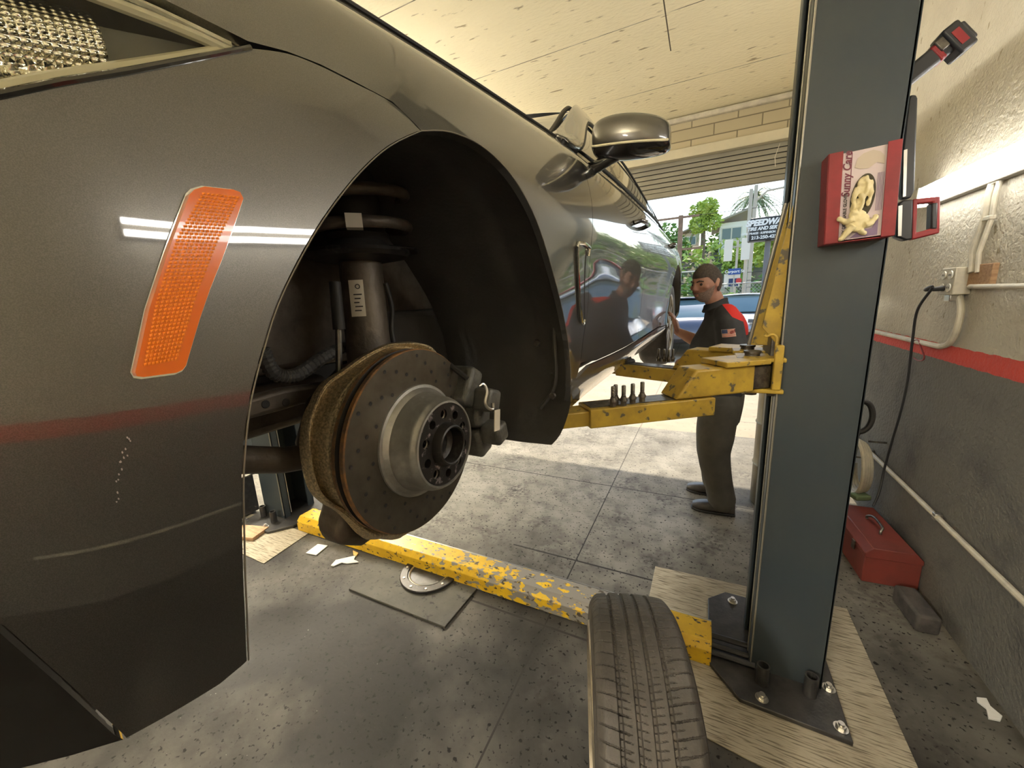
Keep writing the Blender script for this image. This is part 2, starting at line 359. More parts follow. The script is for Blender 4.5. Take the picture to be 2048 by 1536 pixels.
def roller():
    dr = thing('roller_door', 'tan ribbed steel roller door raised most of the way, above the garage exit', 'roller door', (-2.0, YD+.06, 2.54))
    mb = MB(); z0, z1 = .05, .33; n = 6; prof = []
    for i in range(n):
        a = z0+(z1-z0)*i/n; h = (z1-z0)/n
        prof += [(.008, a), (.008, a+.005), (-.006, a+.007), (-.008, a+h*.5), (-.006, a+h-.002)]
    prof.append((0, z1)); L_ = 6.0
    mb.add([(x, y, z) for x in (-L_/2, L_/2) for y, z in prof], [[i, i+1, len(prof)+i+1, len(prof)+i] for i in range(len(prof)-1)])
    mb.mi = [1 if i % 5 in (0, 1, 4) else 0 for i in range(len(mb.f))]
    mb.box((0, .04, (z0+z1)/2), (L_, .03, z1-z0))
    mb.build('slat_curtain', [M['slat'], M['slatdark']], dr, smooth=20)
    MB().box((0, 0, .025), (L_, .05, .05)).build('bottom_bar', M['slat'], dr, bevel=.006)
    MB().tube([(2.55, -.03, .31), (2.52, -.035, .2), (2.53, -.03, .12)], .003, 6).build('pull_cord', M['tag'], dr)
roller()
for i, (x, s) in enumerate(((-5.0, 1), (1.0, -1))):
    struct('trim_%d' % (i+3), MB().box((x, YD+.06, 1.43), (.06, .10, 2.86)), M['slat'], bevel=.006)
# broom-finished pads let into the floor under the columns, and the hatch pad
M['pad'] = mat('broomed_concrete_pad', (.40, .35, .26), .75, 0, (.30, .26, .19), 4, nlo=.35, nhi=.7, bump=.2, bscale=60)
overlay(M['pad'], (.13, .105, .07), lambda t, N, L: noisef(t, 12, .50, .64, (1.0, 14, 1), 8))
M['hatch'] = mat('grey_concrete_pad', (.080, .075, .058), .7, 0, (.055, .051, .040), 5, bump=.12)
overlay(M['hatch'], (.015, .012, .01), lambda t, N, L: noisef(t, 42, .60, .66, (1, 1, 1), 8))
overlay(M['hatch'], (.085, .08, .065), lambda t, N, L: noisef(t, 6, .5, .7))
def pad(name, poly, m, h=.006):
    mb = MB().prism([(p[0], p[1], .0005) for p in poly], (0, 0, h)); return struct(name, mb, m, bevel=.002)
pad('floor_pad', [(-.19, 1.27), (.70, 1.15), (.70, 2.13), (-.18, 2.10)], M['pad'])
pad('floor_pad', [(-3.6, 1.235), (-2.42, 1.20), (-2.45, 1.535), (-3.6, 1.55)], M['pad'])
pad('floor_hatch', [(-1.72, 1.25), (-1.06, 1.25), (-1.045, 1.60), (-1.74, 1.60)], M['hatch'], .012)
def crumb(name, cx, cy, n, r, m, label, cat, h=.004, rz=0):
    pts = [(cx+math.cos(2*PI*i/n+rz)*r*(1+.5*math.sin(i*2.3+cx*9))*1.4, cy+math.sin(2*PI*i/n+rz)*r*(1+.4*math.cos(i*3.1+cy*5)), .002) for i in range(n)]
    return tag(MB().prism(pts, (0, 0, h)).build(name, m, bevel=.0012), label, cat)
M['paper'] = mat('white_card', (.78, .76, .72), .7, 0, (.66, .64, .60), 8)
q = [onz(*p) for p in ((612, 1108), (636, 1090), (656, 1093), (633, 1112))]
tag(MB().prism([(v.x, v.y, .003) for v in q], (0, 0, .006)).build('paper_card', M['paper'], bevel=.001), 'small white rectangular card lying on the floor in front of the yellow beam', 'card')
q = [onz(*p) for p in ((662, 1133), (672, 1122), (690, 1118), (712, 1113), (708, 1121), (718, 1126), (694, 1129), (684, 1127), (668, 1134))]
tag(MB().prism([(v.x, v.y, .003) for v in q], (0, 0, .006)).build('paper_scrap', M['paper'], bevel=.001), 'torn crumpled white paper scrap on the floor beside the concrete hatch', 'paper scrap')
M['orange'] = mat('orange_peel', (.75, .50, .16), .6)
q = [onz(*p) for p in ((706, 1103), (717, 1108), (713, 1114), (707, 1112))]
tag(MB().prism([(v.x, v.y, .002) for v in q], (0, 0, .008)).build('paper_scrap', M['orange'], bevel=.001), 'tiny yellow scrap on the floor just behind the torn white paper', 'paper scrap')
q = [onz(*p) for p in ((1952, 1398), (1972, 1400), (1980, 1416), (2004, 1436), (2000, 1445), (1976, 1440), (1972, 1420), (1954, 1406))]
tag(MB().prism([(v.x, v.y, .002) for v in q], (0, 0, .008)).build('paper_scrap', M['paper'], bevel=.001), 'torn white paper scrap on the floor at the foot of the right wall', 'paper scrap')
v = onz(497, 1086); tag(MB().box((v.x-.1, v.y+.06, .02), (.22, .14, .025), rotz(.25)).build('wood_offcut', M['wood'], bevel=.003), 'short piece of raw wood on the floor by the far lift column', 'wood offcut')
# unseen roof overhang added to shade the floor; its slot lets in a sun strip
struct('ceiling_overhang', MB().box((-3.0, 5.65, ZC+.12), (8.6, 1.7, .18)).box((-3.0, 6.555, ZC+.042), (8.6, .19, .018)).box((-3.0, 6.842, ZC+.042), (8.6, .316, .018)).box((-3.76, 6.667, ZC+.042), (7.05, .036, .018)).box((.845, 6.667, ZC+.042), (.92, .036, .018)), M['ceil'])
# added fill lamps, out of view, hung as strip lamps from the ceiling
for i, (lx, ly) in enumerate(FILL_LAMPS):
    wh = ['straight behind the camera', 'on the left, far from the door', 'on the left, near the door'][i]
    t = thing('ceiling_lamp', 'white fluorescent strip lamp hung from the ceiling, '+wh, 'lamp', (lx, ly, ZC), 0, 'ceiling strip lamps'); dr_ = -.75
    MB().box((0, 0, dr_), (.07, 1.26, .05)).build('lamp_housing', M['white'], t, bevel=.006)
    for s in (-1, 1): MB().tube([(0, s*.5, 0), (0, s*.5, dr_+.02)], .004, 6).build('hanger', M['steel'], t)
    for s in (-1, 1): MB().tube([(s*.07, -.6, dr_), (s*.07, .6, dr_)], .019, 12).build('fluorescent_tube', M['tubes2'], t)
# ---------------------------------------------------------------- things on and by the right wall
t = thing('wall_lamp', 'twin-tube fluorescent strip lamp glowing on the upper right wall', 'lamp', (WX, 1.69, 1.98))
MB().box((-.02, 0, 0), (.04, 2.46, .10)).build('lamp_housing', mat('lamp_housing_grey', (.22, .20, .16), .6), t, bevel=.006)
MB().box((-.05, 1.235, .0), (.06, .012, .10)).build('end_cap', M['white'], t, bevel=.004)
for dz in (-.032, .032):
    MB().tube([(-.062, -1.22, dz), (-.062, 1.22, dz)], .0175, 14).build('fluorescent_tube', M['tubes'], t)
def wp(px, py, off=.02): return onx(px, py, WX-off)
c = thing('conduit', 'cream painted conduit dropping from the wall lamp to the outlet box', 'conduit', (WX-.02, 2.47, 1.75))
def loc(o, pts): L_ = o.location; return [Vector(p)-L_ for p in pts]
MB().tube(loc(c, [wp(1990, 352), wp(1978, 390), wp(1972, 430), wp(1945, 500), wp(1944, 545)]), .013, 10).build('pipe', M['cream'], c)
MB().tube(loc(c, [wp(2003, 352), wp(1990, 395), wp(1984, 435), wp(1958, 505), wp(1955, 545)]), .009, 10).build('pipe', M['cream'], c)
for p in ((1978, 436), (1992, 362)): MB().box(wp(*p)-c.location, (.02, .055, .018)).build('clamp', M['cream'], c, bevel=.003)
c = thing('conduit', 'cream conduit running right from the outlet box along the wall', 'conduit', (WX-.02, 2.2, 1.5))
a = wp(1940, 573); MB().tube(loc(c, [a, Vector((WX-.02, 1.0, a.z-.01))]), .010, 10).build('pipe', M['cream'], c)
MB().box(wp(1955, 560)-c.location+Vector((.012, 0, .02)), (.02, .16, .09)).build('backing_board', M['wood'], c, bevel=.003)
c = thing('conduit', 'curved cream conduit from the outlet box down and along the top of the red stripe', 'conduit', (WX-.02, 2.9, 1.25))
pp = [wp(1918, 590), wp(1922, 620), wp(1915, 655), wp(1902, 683), wp(1885, 692), wp(1865, 690)]
z_ = pp[-1].z; pp += [Vector((WX-.02, 3.2, z_-.0)), Vector((WX-.02, 4.5, z_))]
MB().tube(spline(loc(c, pp), 5), .013, 10).build('pipe', M['cream'], c)
c = thing('conduit', 'long thin conduit low on the grey part of the right wall', 'conduit', (WX-.02, 2, .455))
MB().tube([(0, -2.5, 0), (0, 2.5, 0)], .012, 10).build('pipe', M['cream'], c)
for y in (-.6, .35, 1.2): MB().box((.004, y, 0), (.03, .03, .034)).build('clamp', M['steel'], c, bevel=.003)
bx = wp(1912, 562, .03); b = thing('outlet_box', 'metal four-socket outlet box on the right wall above the red stripe', 'outlet', bx)
MB().box((.0, 0, 0), (.06, .12, .12)).build('box', M['cream'], b, bevel=.004)
for dy in (-.028, .028):
    for dz in (-.028, .028):
        o = MB().lathe([(0, .004), (.018, .004), (.019, 0)], (-.031, dy, dz), (-1, 0, 0), 20).build('socket', M['white'], b)
        MB().box((-.0355, dy-.006, dz), (.001, .003, .009)).box((-.0355, dy+.006, dz), (.001, .003, .009)).build('slot', M['tagtxt'], o)
MB().box((-.0, -.01, -.075), (.05, .05, .03)).build('fitting', M['steel'], b, bevel=.004)
c = thing('power_cord', 'black power cord hanging from the outlet box down to the toolbox', 'cord', bx)
P = [bx+Vector((-.05, .02, -.03)), bx+Vector((-.085, .04, -.035))]+[onx(x, y, xx) for x, y, xx in ((1865, 575, .95), (1835, 620, .95), (1825, 680, .97), (1815, 760, .99), (1802, 820, .99), (1783, 885, 1.0), (1768, 940, 1.0), (1758, 985, .98), (1746, 1012, .95))]
MB().tube(spline(loc(c, P), 6), .006, 8).build('cable', M['blackp'], c)
MB().tube(loc(c, [P[0]+Vector((.03, -.01, 0)), P[1]]), [.014, .008], 10).build('plug', M['blackp'], c)
hk = onx(1843, 700, WX-.03); c = thing('s_hook', 'small red wire hook hanging on the red stripe', 'hook', hk)
P = [onx(x, y, WX-.03) for x, y in ((1826, 688), (1831, 680), (1838, 682), (1842, 695), (1848, 712), (1846, 720), (1836, 721), (1828, 716))]
MB().tube(spline(loc(c, P), 5), .0035, 8).build('wire', M['redp'], c)
# red steel toolbox
tb = thing('toolbox', 'red steel toolbox with a metal handle on the floor by the right wall', 'toolbox', (.925, 2.64, 0), math.radians(4))
W_, L_ = .23, .47
prof = [(-W_/2, 0), (W_/2, 0), (W_/2, .15), (W_*.22, .205), (-W_*.36, .205), (-W_/2, .155)]
MB().prism([(x, -L_/2, z) for x, z in [(-W_/2, 0), (W_/2, 0), (W_/2, .15), (-W_/2, .15)]], (0, L_, 0)).build('body', M['redtool'], tb, bevel=.004)
lid = MB().prism([(x, -L_/2-.004, z) for x, z in [(-W_/2-.003, .146), (W_/2+.003, .146), (W_/2+.003, .17), (W_*.38, .205), (-W_*.38, .205), (-W_/2-.003, .17)]], (0, L_+.008, 0)).build('lid', M['redtool'], tb, bevel=.004)
MB().tube(spline([(0, -.08, .205), (0, -.08, .222), (.012, -.06, .238), (.014, .04, .240), (0, .08, .222), (0, .08, .205)], 5), .007, 8).build('handle', M['darksteel'], lid)
for y in (-.11, .11): MB().box((-W_/2-.006, y, .14), (.008, .03, .05)).build('latch', M['darksteel'], tb, bevel=.002)
tag(MB().box((.965, 2.195, .045), (.085, .21, .088), rotz(.07)).build('wood_block', M['block'], bevel=.012, seg=3), 'dark charred wood block on the floor in front of the red toolbox', 'wood block')
# coiled hose
c = thing('coiled_hose', 'pale coiled air hose hung low on the wall behind the toolbox', 'hose', (.97, 3.05, .3))
P = []
for i in range(120):
    a = i/120*2*PI*4; r = .17-.008*(i//30); P.append((-.02+.018*(i/120)*3-.03, math.cos(a)*r, .10+math.sin(a)*r*1.05))
MB().tube(P, .013, 8).build('hose', M['cream'], c)
M['green'] = mat('green_tape', (.16, .22, .12), .7)
MB().box((-.03, -.13, -.05), (.09, .06, .035), rotz(.4)).build('tape', M['green'], c, bevel=.01)
for y_, z_ in ((.17, .1), (-.02, .28)): MB().tube([(0, y_, z_), (.09, y_, z_)], .006, 8).build('wall_hook', M['darksteel'], c)
# black hose loop clipped behind the column
HOSE = True
P = [ony(x, y, 2.15) for x, y in ((1716, 808), (1728, 803), (1741, 812), (1745, 832), (1738, 852), (1726, 862), (1716, 864))]
HP = P
P = [ony(x, y, 2.15) for x, y in ((1712, 815), (1722, 820), (1722, 870), (1714, 880))]
HV = P
# drum behind the column
M['drum'] = mat('grimy_drum', (.24, .20, .13), .4, .3, (.34, .28, .18), 5)
d = thing('oil_drum', 'tall narrow dull brown drum standing behind the lift column', 'drum', (.56, 3.15, 0))
pr = [(0, 0), (.17, 0), (.178, .01), (.178, .30), (.185, .31), (.178, .32), (.178, .61), (.185, .62), (.178, .63), (.178, .90), (.182, .905), (.178, .915), (.165, .915), (.165, .905), (0, .905)]
MB().lathe(pr, n=40).build('barrel', M['drum'], d)
# ---------------------------------------------------------------- two-post lift
CX0, CX1, CY0, CY1 = .241, .483, 1.58, 1.83
def column(name, label, cx0, cx1, flip, full=True):
    r = thing(name, label, 'lift column', ((cx0+cx1)/2, 1.705, 0))
    hw = (cx1-cx0)/2; s = -1 if flip else 1; H = 3.2; hd = .125; th = .012
    # C section, open towards the car (local -x*s)
    def bx(x0, x1, y0, y1, z0=.02, z1=H): return ((s*(x0+x1)/2, (y0+y1)/2, (z0+z1)/2), (abs(x1-x0), abs(y1-y0), z1-z0))
    mb = MB(); mb.box(*bx(-hw, hw, -hd, -hd+th)); mb.box(*bx(-hw, hw, hd-th, hd)); mb.box(*bx(hw-th, hw, -hd, hd))
    mb.box(*bx(-hw, -hw+th, -hd, -hd+.05)); mb.box(*bx(-hw, -hw+th, hd-.05, hd))
    mb.build('column_body', M['col'], r, bevel=.004)
    MB().tube([(s*(-hw+.004), -hd-.0015, .05), (s*(-hw+.004), -hd-.0015, H)], .0032, 8).build('worn_edge', M['col_edge'], r)
    MB().tube([(s*(-hw-.001), -hd+.055, .05), (s*(-hw-.001), -hd+.055, H)], .003, 8).build('worn_edge', M['col_edge'], r)
    pl = [(-.27, -.165), (-.165, -.29), (.17, -.305), (.17, -.20), (.17, .20), (.17, .29), (-.19, .30), (-.27, .22)]
    pl = [(s*x, y) for x, y in pl]
    MB().prism([(x, y, .007) for x, y in pl], (0, 0, .018)).build('base_plate', M['plate'], r, bevel=.003)
    for (x, y) in ((-.09, -.255), (.145, -.11), (.145, -.265), (-.16, .24), (.1, .25)):
        x *= s
        bo = MB().lathe([(0, .028), (.009, .028), (.009, .018), (.0001, .018)], (x, y, .02), n=14).build('anchor_bolt', M['steel'], r)
        MB().lathe([(0, .012), (.015, .012), (.015, 0)], (x, y, .028), n=6).build('nut', M['steel'], bo, smooth=20)
        MB().lathe([(.008, .003), (.022, .003), (.022, 0)], (x, y, .025), n=20).build('washer', M['steel'], bo)
    for x, y in ((-.082, -.185), (.075, -.165)):
        MB().lathe([(.017, 0), (.022, 0), (.022, .085), (.017, .085), (.017, .0)], (s*x, y, .025), n=24).build('socket_tube', M['plate'], r)
    return r
colR = column('lift_column', 'dark grey steel column of the car lift at right, with the glove box on it', CX0, CX1, False)
colL = column('lift_column', 'dark blue-grey lift column beyond the far side of the car', -2.99-.02, -2.77, True)
colL_ = colL
def onc(P, k): return [Vector((P_.x*k, P_.y*k, 1.55+(P_.z-1.55)*k))-colR.location for P_ in P]
ho = MB().tube(spline(onc(HP, .885), 6), .010, 10).build('hydraulic_hose', M['rubber'], colR)
MB().prism(onc(HV, .885), (0, .045, 0)).box(Vector((.49, 1.92, 1.01))-colR.location, (.10, .03, .03)).build('hydraulic_valve', M['blackp'], colR, bevel=.004)
MB().box(Vector((.46, 1.86, 1.01))-colR.location, (.04, .10, .04)).build('hose_bracket', M['plate'], colR, bevel=.004)
# carriage and arms on the right column
car_ = thing('lift_carriage', 'yellow tapered lift carriage sliding on the right column, holding the two arms', 'lift carriage', (.22, 1.705, 1.25))
def cl(pts): return [Vector(p)-car_.location for p in pts]
MB().prism(cl([(.245, 1.70, 1.84), (.165, 1.70, 1.345), (.24, 1.70, 1.345)]), (0, .012, 0)).build('gusset', M['yellow'], car_, bevel=.002)
MB().tube(cl([(.236, 1.706, 1.835), (.160, 1.706, 1.345)]), .007, 8).build('gusset_rim', M['col_edge'], car_)
MB().prism(cl([(.245, 1.60, 1.84), (.185, 1.60, 1.42), (.245, 1.60, 1.345)]), (0, .01, 0)).build('gusset', M['yellow'], car_, bevel=.002)
MB().box(Vector((.233, 1.715, 1.29))-car_.location, (.03, .20, .24)).build('slide_plate', M['darksteel'], car_, bevel=.004)
MB().box(Vector((.236, 1.562, 1.285))-car_.location, (.026, .028, .155)).build('guide_block', M['yellow'], car_, bevel=.004)
MB().tube(spline(cl([(.226, 1.56, 1.36), (.226, 1.56, 1.385), (.214, 1.56, 1.398), (.196, 1.56, 1.392), (.190, 1.56, 1.398)]), 4), .0045, 8).build('release_hook', M['yellow'], car_)
PV1 = Vector((.165, 1.62, 0)); PV2 = Vector((.165, 1.80, 0))
for pv in (PV1, PV2):
    for zz in (1.31, 1.20): MB().box(Vector((pv.x+.02, pv.y, zz))-car_.location, (.15, .13, .015)).build('clevis_plate', M['yellow'], car_, bevel=.004)
    MB().lathe([(0, .0), (.024, .0), (.024, .15), (.028, .152), (.028, .16), (0, .16)], Vector((pv.x, pv.y, 1.175))-car_.location, n=24).build('pivot_pin', M['darksteel'], car_)
def arm(label, P0, P1, flip):
    P0 = Vector(P0); P1 = Vector(P1); d = (P1-P0); L_ = d.length; d.normalize(); a = math.atan2(d.y, d.x)
    w2 = .052
    # high box by the pivot, sloping down, then the low sleeve
    r = MB().prism([(x, -w2, z) for x, z in ((.02, -.048), (.02, .048), (.245, .048), (.315, -.048))], (0, 2*w2, 0)).build('lift_arm', M['yellow'], car_, bevel=.008, seg=3)
    r.location = Vector((P0.x, P0.y, 1.25))-car_.location; r.rotation_euler = (0, 0, a); r['label'] = label
    MB().prism([(x, -w2+.008, z) for x, z in ((-.05, -.04), (-.05, .04), (.03, .04), (.03, -.04))], (0, 2*w2-.016, 0)).build('pivot_knuckle', M['darksteel'], r, bevel=.004)
    MB().box((.06, 0, .058), (.17, 2*w2+.03, .018)).build('top_plate', M['yellow'], r, bevel=.003)
    MB().prism([(x, -w2-.004, z) for x, z in ((.17, -.115), (.17, -.052), (.62, -.052), (.62, -.115))], (0, 2*w2+.008, 0)).build('sleeve', M['yellow'], r, bevel=.004)
    MB().box(((.62+L_)/2, 0, -.085), (L_-.60, 2*w2-.016, .05)).build('extension', M['yellow'], r, bevel=.004)
    MB().box((.42, 0, -.05), (.38, .07, .003)).build('tread_plate', M['darksteel'], r)
    pdl = MB().lathe([(0, .0), (.045, .0), (.05, .006), (.05, .02), (.045, .026), (0, .026)], (L_-.06, 0, -.058), n=24).build('lift_pad', M['rubber'], r)
    return r, d
dA = (Vector((-.47, 1.09, 0))-Vector((.03, 1.46, 0)))
a0 = Vector((.155, 1.58, 0)); a1 = a0+dA.normalized()*.84
armA, dA = arm('near arm', a0, a1, False)
a0 = Vector((.16, 1.86, 0)); a1 = a0+Vector((-.70, .28, 0)).normalized()*.62
armB, dB = arm('rear arm', (.185, 1.87, 0), (-.42, 2.12, 0), True)
# wheel bolts standing on the arms
def wheel_bolt(p, label, group):
    t = thing('wheel_bolt', label, 'wheel bolt', p, 0, group)
    MB().lathe([(0, 0), (.0105, 0), (.0105, .014), (.0001, .014)], n=6).build('bolt_head', M['darksteel'], t, smooth=20)
    MB().lathe([(.0130, .014), (.0130, .019), (.0085, .026), (.0085, .030), (.0068, .031)]+[(.0068+(.0005 if i % 2 else -.0003), .032+i*.0018) for i in range(18)]+[(.0055, .066), (0, .066)], n=14).build('bolt_shank', M['darksteel'], t)
zt = 1.25-.0485
bo = [((1226, 812), 'wheel bolt standing on the near arm, front one of the close pair'), ((1231, 808), 'wheel bolt standing on the near arm, at the back of the close pair'), ((1247, 810), 'wheel bolt standing on the near arm, in the middle just right of the pair'), ((1265, 806), 'wheel bolt standing on the near arm, second from the column end'), ((1284, 802), 'wheel bolt standing on the near arm, nearest to the column')]
for (p, lb) in bo: wheel_bolt(onz(p[0], p[1], zt), lb, 'wheel bolts standing on the near lift arm')
for p, lb in (((1317, 722), 'wheel bolt on the farther arm, the one nearest the car'), ((1328, 723), 'wheel bolt on the farther arm, second from the car'), ((1337, 724), 'wheel bolt on the farther arm, third from the car'), ((1345, 723), 'wheel bolt on the farther arm, nearest the column')):
    wheel_bolt(onz(p[0], p[1], zt), lb, 'wheel bolts standing on the farther lift arm')
# floor cover beam
bm_ = thing('cable_cover_beam', 'long yellow chipped steel cover beam lying across the floor between the lift columns', 'cover beam', (-1.25, 1.62, 0))
x0, x1 = -2.56+1.25, .10+1.25
sec = [(-.085, 0), (-.085, .07), (-.055, .10), (.055, .10), (.075, .085), (.075, 0)]
MB().prism([(x0, y, z+.006) for y, z in sec], (x1-x0, 0, 0)).build('cover', M['beam'], bm_, bevel=.003)
MB().tube([(x0, .065, .098), (x1, .065, .098)], .005, 8).build('worn_rim', M['steel'], bm_)
for y in (-.04, -.01, .03): MB().tube([(x1-.01, y, .05+y*.3), (x1+.16, y, .05+y*.3)], .012, 8).build('cable', M['blackp'], bm_)
# round steel ring lying by the hatch
rg = thing('steel_ring', 'dark round bolted steel flange ring on the hatch, partly under the yellow beam', 'flange ring', (-1.37, 1.535, .0135))
MB().lathe([(.125, 0), (.165, 0), (.172, .004), (.172, .01), (.168, .014), (.13, .014), (.125, .010), (.12, .010), (.12, 0)], n=56).build('ring', M['black_steel'], rg)
MB().lathe([(0, .004), (.118, .004)], n=40).build('inner_disc', M['plate'], rg)
MB().lathe([(.112, .008), (.118, .012), (.121, .010)], n=56).build('bright_lip', M['steel'], rg)
for i in range(10):
    a = 2*PI*i/10+.2; MB().lathe([(0, .004), (.006, .004), (.008, 0)], (.148*math.cos(a), .148*math.sin(a), .014), n=10).build('screw', M['steel'], rg)
# far column details: yellow carriage foot and crate
c = thing('battery_crate', 'dark steel box stand at the foot of the far lift column', 'box stand', (-3.22, 1.50, 0))
MB().box((0, 0, .17), (.20, .2, .30)).build('box', M['plate'], c, bevel=.004)
MB().box((0, 0, .33), (.24, .24, .012)).build('top', M['darksteel'], c, bevel=.002)
c = thing('work_bench', 'dark workbench deep in the shade beyond the far lift column', 'workbench', (-4.6, 2.6, 0))
MB().box((0, 0, .9), (1.0, 2.2, .06)).build('bench_top', M['darksteel'], c, bevel=.004)
MB().box((0, 0, .45), (.9, 2.0, .8)).build('cabinet', M['plate'], c, bevel=.01)
for i, y in enumerate((-.7, 0, .7)): MB().box((.455, y, .45), (.012, .6, .7)).build('door', M['col'], c, bevel=.004)
# ---------------------------------------------------------------- glove box on the column
G0 = ony(1640, 482, CY0-.075); GR = ony(1775, 478, CY0-.075); GT = ony(1675, 297, CY0-.075)
gx = (GR-G0); gx = Vector((gx.x, 0, gx.z)); gw = gx.length; gy = Vector((GT.x-G0.x, 0, GT.z-G0.z)); gh = gy.length
gc = Vector((.385, CY0-.038, 1.80))
hold = thing('glove_dispenser', 'red wire-style glove box holder fixed on the front of the lift column', 'glove holder', gc)
gtilt = Matrix.Rotation(math.radians(-3), 3, 'Y')
hx, hz, dp = .074, .124, .037
def gb(c_, d_): return (gtilt@Vector(c_), d_, gtilt)
MB().box(*gb((-hx+.012, -dp-.002, .0), (.032, .003, hz*2))).box(*gb((-hx-.004, 0, 0), (.003, dp*2, hz*2))).build('left_flange', M['redp'], hold, bevel=.001)
MB().box(*gb((hx-.010, -dp-.002, .0), (.030, .003, hz*2))).box(*gb((hx+.004, 0, 0), (.003, dp*2, hz*2))).build('right_flange', M['redp'], hold, bevel=.001)
MB().box(*gb((0, dp-.002, 0), (hx*2+.01, .003, hz*2))).box(*gb((0, 0, -hz), (hx*2+.01, dp*2, .003))).build('back_plate', M['redp'], hold, bevel=.001)
gbx = thing('glove_box', 'printed cardboard box of latex gloves standing upright in the red holder', 'glove box', gc)
M['card'] = mat('printed_card', (.62, .52, .50), .55, 0, (.55, .45, .46), 4)
M['cardp'] = mat('purple_print', (.22, .15, .24), .6)
M['latex'] = mat('latex', (.72, .62, .36), .5, 0, (.62, .52, .28), 20, spec=.4)
M['dark'] = mat('dark_opening', (.06, .05, .03), .9)
M['inkred'] = mat('dark_red_ink', (.16, .03, .05), .6)
M['hand_print'] = mat('printed_hand', (.50, .42, .33), .6)
MB().box(*gb((0, 0, 0), (hx*2-.008, dp*2-.006, hz*2-.01))).build('carton', M['card'], gbx, bevel=.001)
yf = -dp+.0025
def GP(x, z, y=0.0): return gtilt@Vector((x, yf+y-.0004, z))
def gpoly(name, pts, m, y=0, th=.0006, par=gbx): return MB().prism([GP(x, z, y) for x, z in pts], gtilt@Vector((0, -th, 0))).build(name, m, par)
ell = lambda cx, cz, rx, rz, n=32, rot=0: [(cx+rx*math.cos(2*PI*i/n)*math.cos(rot)-rz*math.sin(2*PI*i/n)*math.sin(rot), cz+rx*math.cos(2*PI*i/n)*math.sin(rot)+rz*math.sin(2*PI*i/n)*math.cos(rot)) for i in range(n)]
gpoly('opening', ell(.004, -.008, .027, .062, 32, -.12), M['dark'])
gpoly('printed_rule', [(-.026, .116), (-.0245, .116), (-.0245, .02), (-.026, .02)], M['inkred'])
for i in range(5): gpoly('printed_lines', [(.034+i*.003, .05), (.035+i*.003, .05), (.035+i*.003, -.05), (.034+i*.003, -.05)], M['cardp'])
gpoly('printed_hand', [(-.018, .075), (-.012, .098), (.0, .108), (.02, .112), (.036, .104), (.046, .09), (.046, .07), (.03, .078), (.012, .066), (-.005, .068)], M['hand_print'])
gpoly('printed_corner', [(-.02, -.116), (.042, -.116), (.042, -.06), (.03, -.095), (.0, -.10)], M['cardp'])
def gtext(body, x, z, size, m, sh=0, bold=0.0): 
    mt = Matrix.Translation(GP(x, z, -.0008)) @ frame((0, 0, 0), gtilt@Vector((0, 0, 1)), gtilt@Vector((-1, 0, 0)))
    return text_mesh('lettering', body, size, m, gbx, mt, .0003, sh, bold)
gtext('Sunny Care', -.034, .060, .026, M['inkred'], .25, .0005)
gtext('LATEX DISPOSABLE GLOVES', -.034, -.056, .0105, M['tagtxt'], 0, .0003)
def glove(label, loc_, fingers, palm, seed):
    t = thing('latex_glove', label, 'glove', loc_, 0, 'latex gloves in the box'); mb = MB(); rnd_ = random.Random(seed)
    for P_, R_ in palm: mb.sphere(P_, R_, 14, 10)
    for P_, R_ in fingers: mb.tube(spline(P_, 4), [R_*(1-.25*i/(4*(len(P_)-1))) for i in range(4*(len(P_)-1)+1)], 10); mb.sphere(P_[-1], R_*.8, 10, 6)
    o = mb.build('glove_skin', M['latex'], t); r_ = o.modifiers.new('r', 'REMESH'); r_.mode = 'VOXEL'; r_.voxel_size = .0016; r_.use_smooth_shade = True
    tx = bpy.data.textures.new('crumple', 'CLOUDS'); tx.noise_scale = .016; tx.noise_depth = 1
    d_ = o.modifiers.new('d', 'DISPLACE'); d_.texture = tx; d_.strength = .007; d_.mid_level = .5; d_.texture_coords = 'LOCAL'
    s_ = o.modifiers.new('s', 'SMOOTH'); s_.iterations = 2; return t
V3 = Vector
g0 = gc+gtilt@Vector((.0, yf, 0))
glove('cream latex glove crumpled inside the oval opening of the box', g0, [([V3((.004, -.004, .045)), V3((.012, -.008, .02)), V3((.006, -.006, -.01))], .007), ([V3((-.010, -.004, .02)), V3((-.016, -.008, -.01)), V3((-.012, -.006, -.035))], .007), ([V3((.016, -.004, .035)), V3((.020, -.007, .005)), V3((.018, -.005, -.03))], .006), ([V3((-.002, -.006, .0)), V3((.004, -.01, -.02)), V3((.0, -.008, -.045))], .006)], [(V3((.004, -.002, .02)), (.017, .007, .028)), (V3((-.006, -.002, -.03)), (.015, .006, .02))], 1)
glove('cream latex glove hanging out over the bottom edge of the box', g0, [([V3((-.012, -.012, -.085)), V3((-.026, -.013, -.104)), V3((-.034, -.010, -.118))], .010), ([V3((-.012, -.011, -.066)), V3((-.030, -.012, -.070)), V3((-.044, -.010, -.062))], .009), ([V3((.015, -.011, -.085)), V3((.028, -.011, -.082)), V3((.036, -.010, -.066))], .009), ([V3((.005, -.011, -.095)), V3((.010, -.010, -.104)), V3((.016, -.008, -.106))], .009)], [(V3((.0, -.008, -.076)), (.028, .007, .026)), (V3((-.004, -.006, -.055)), (.020, .006, .016))], 2)
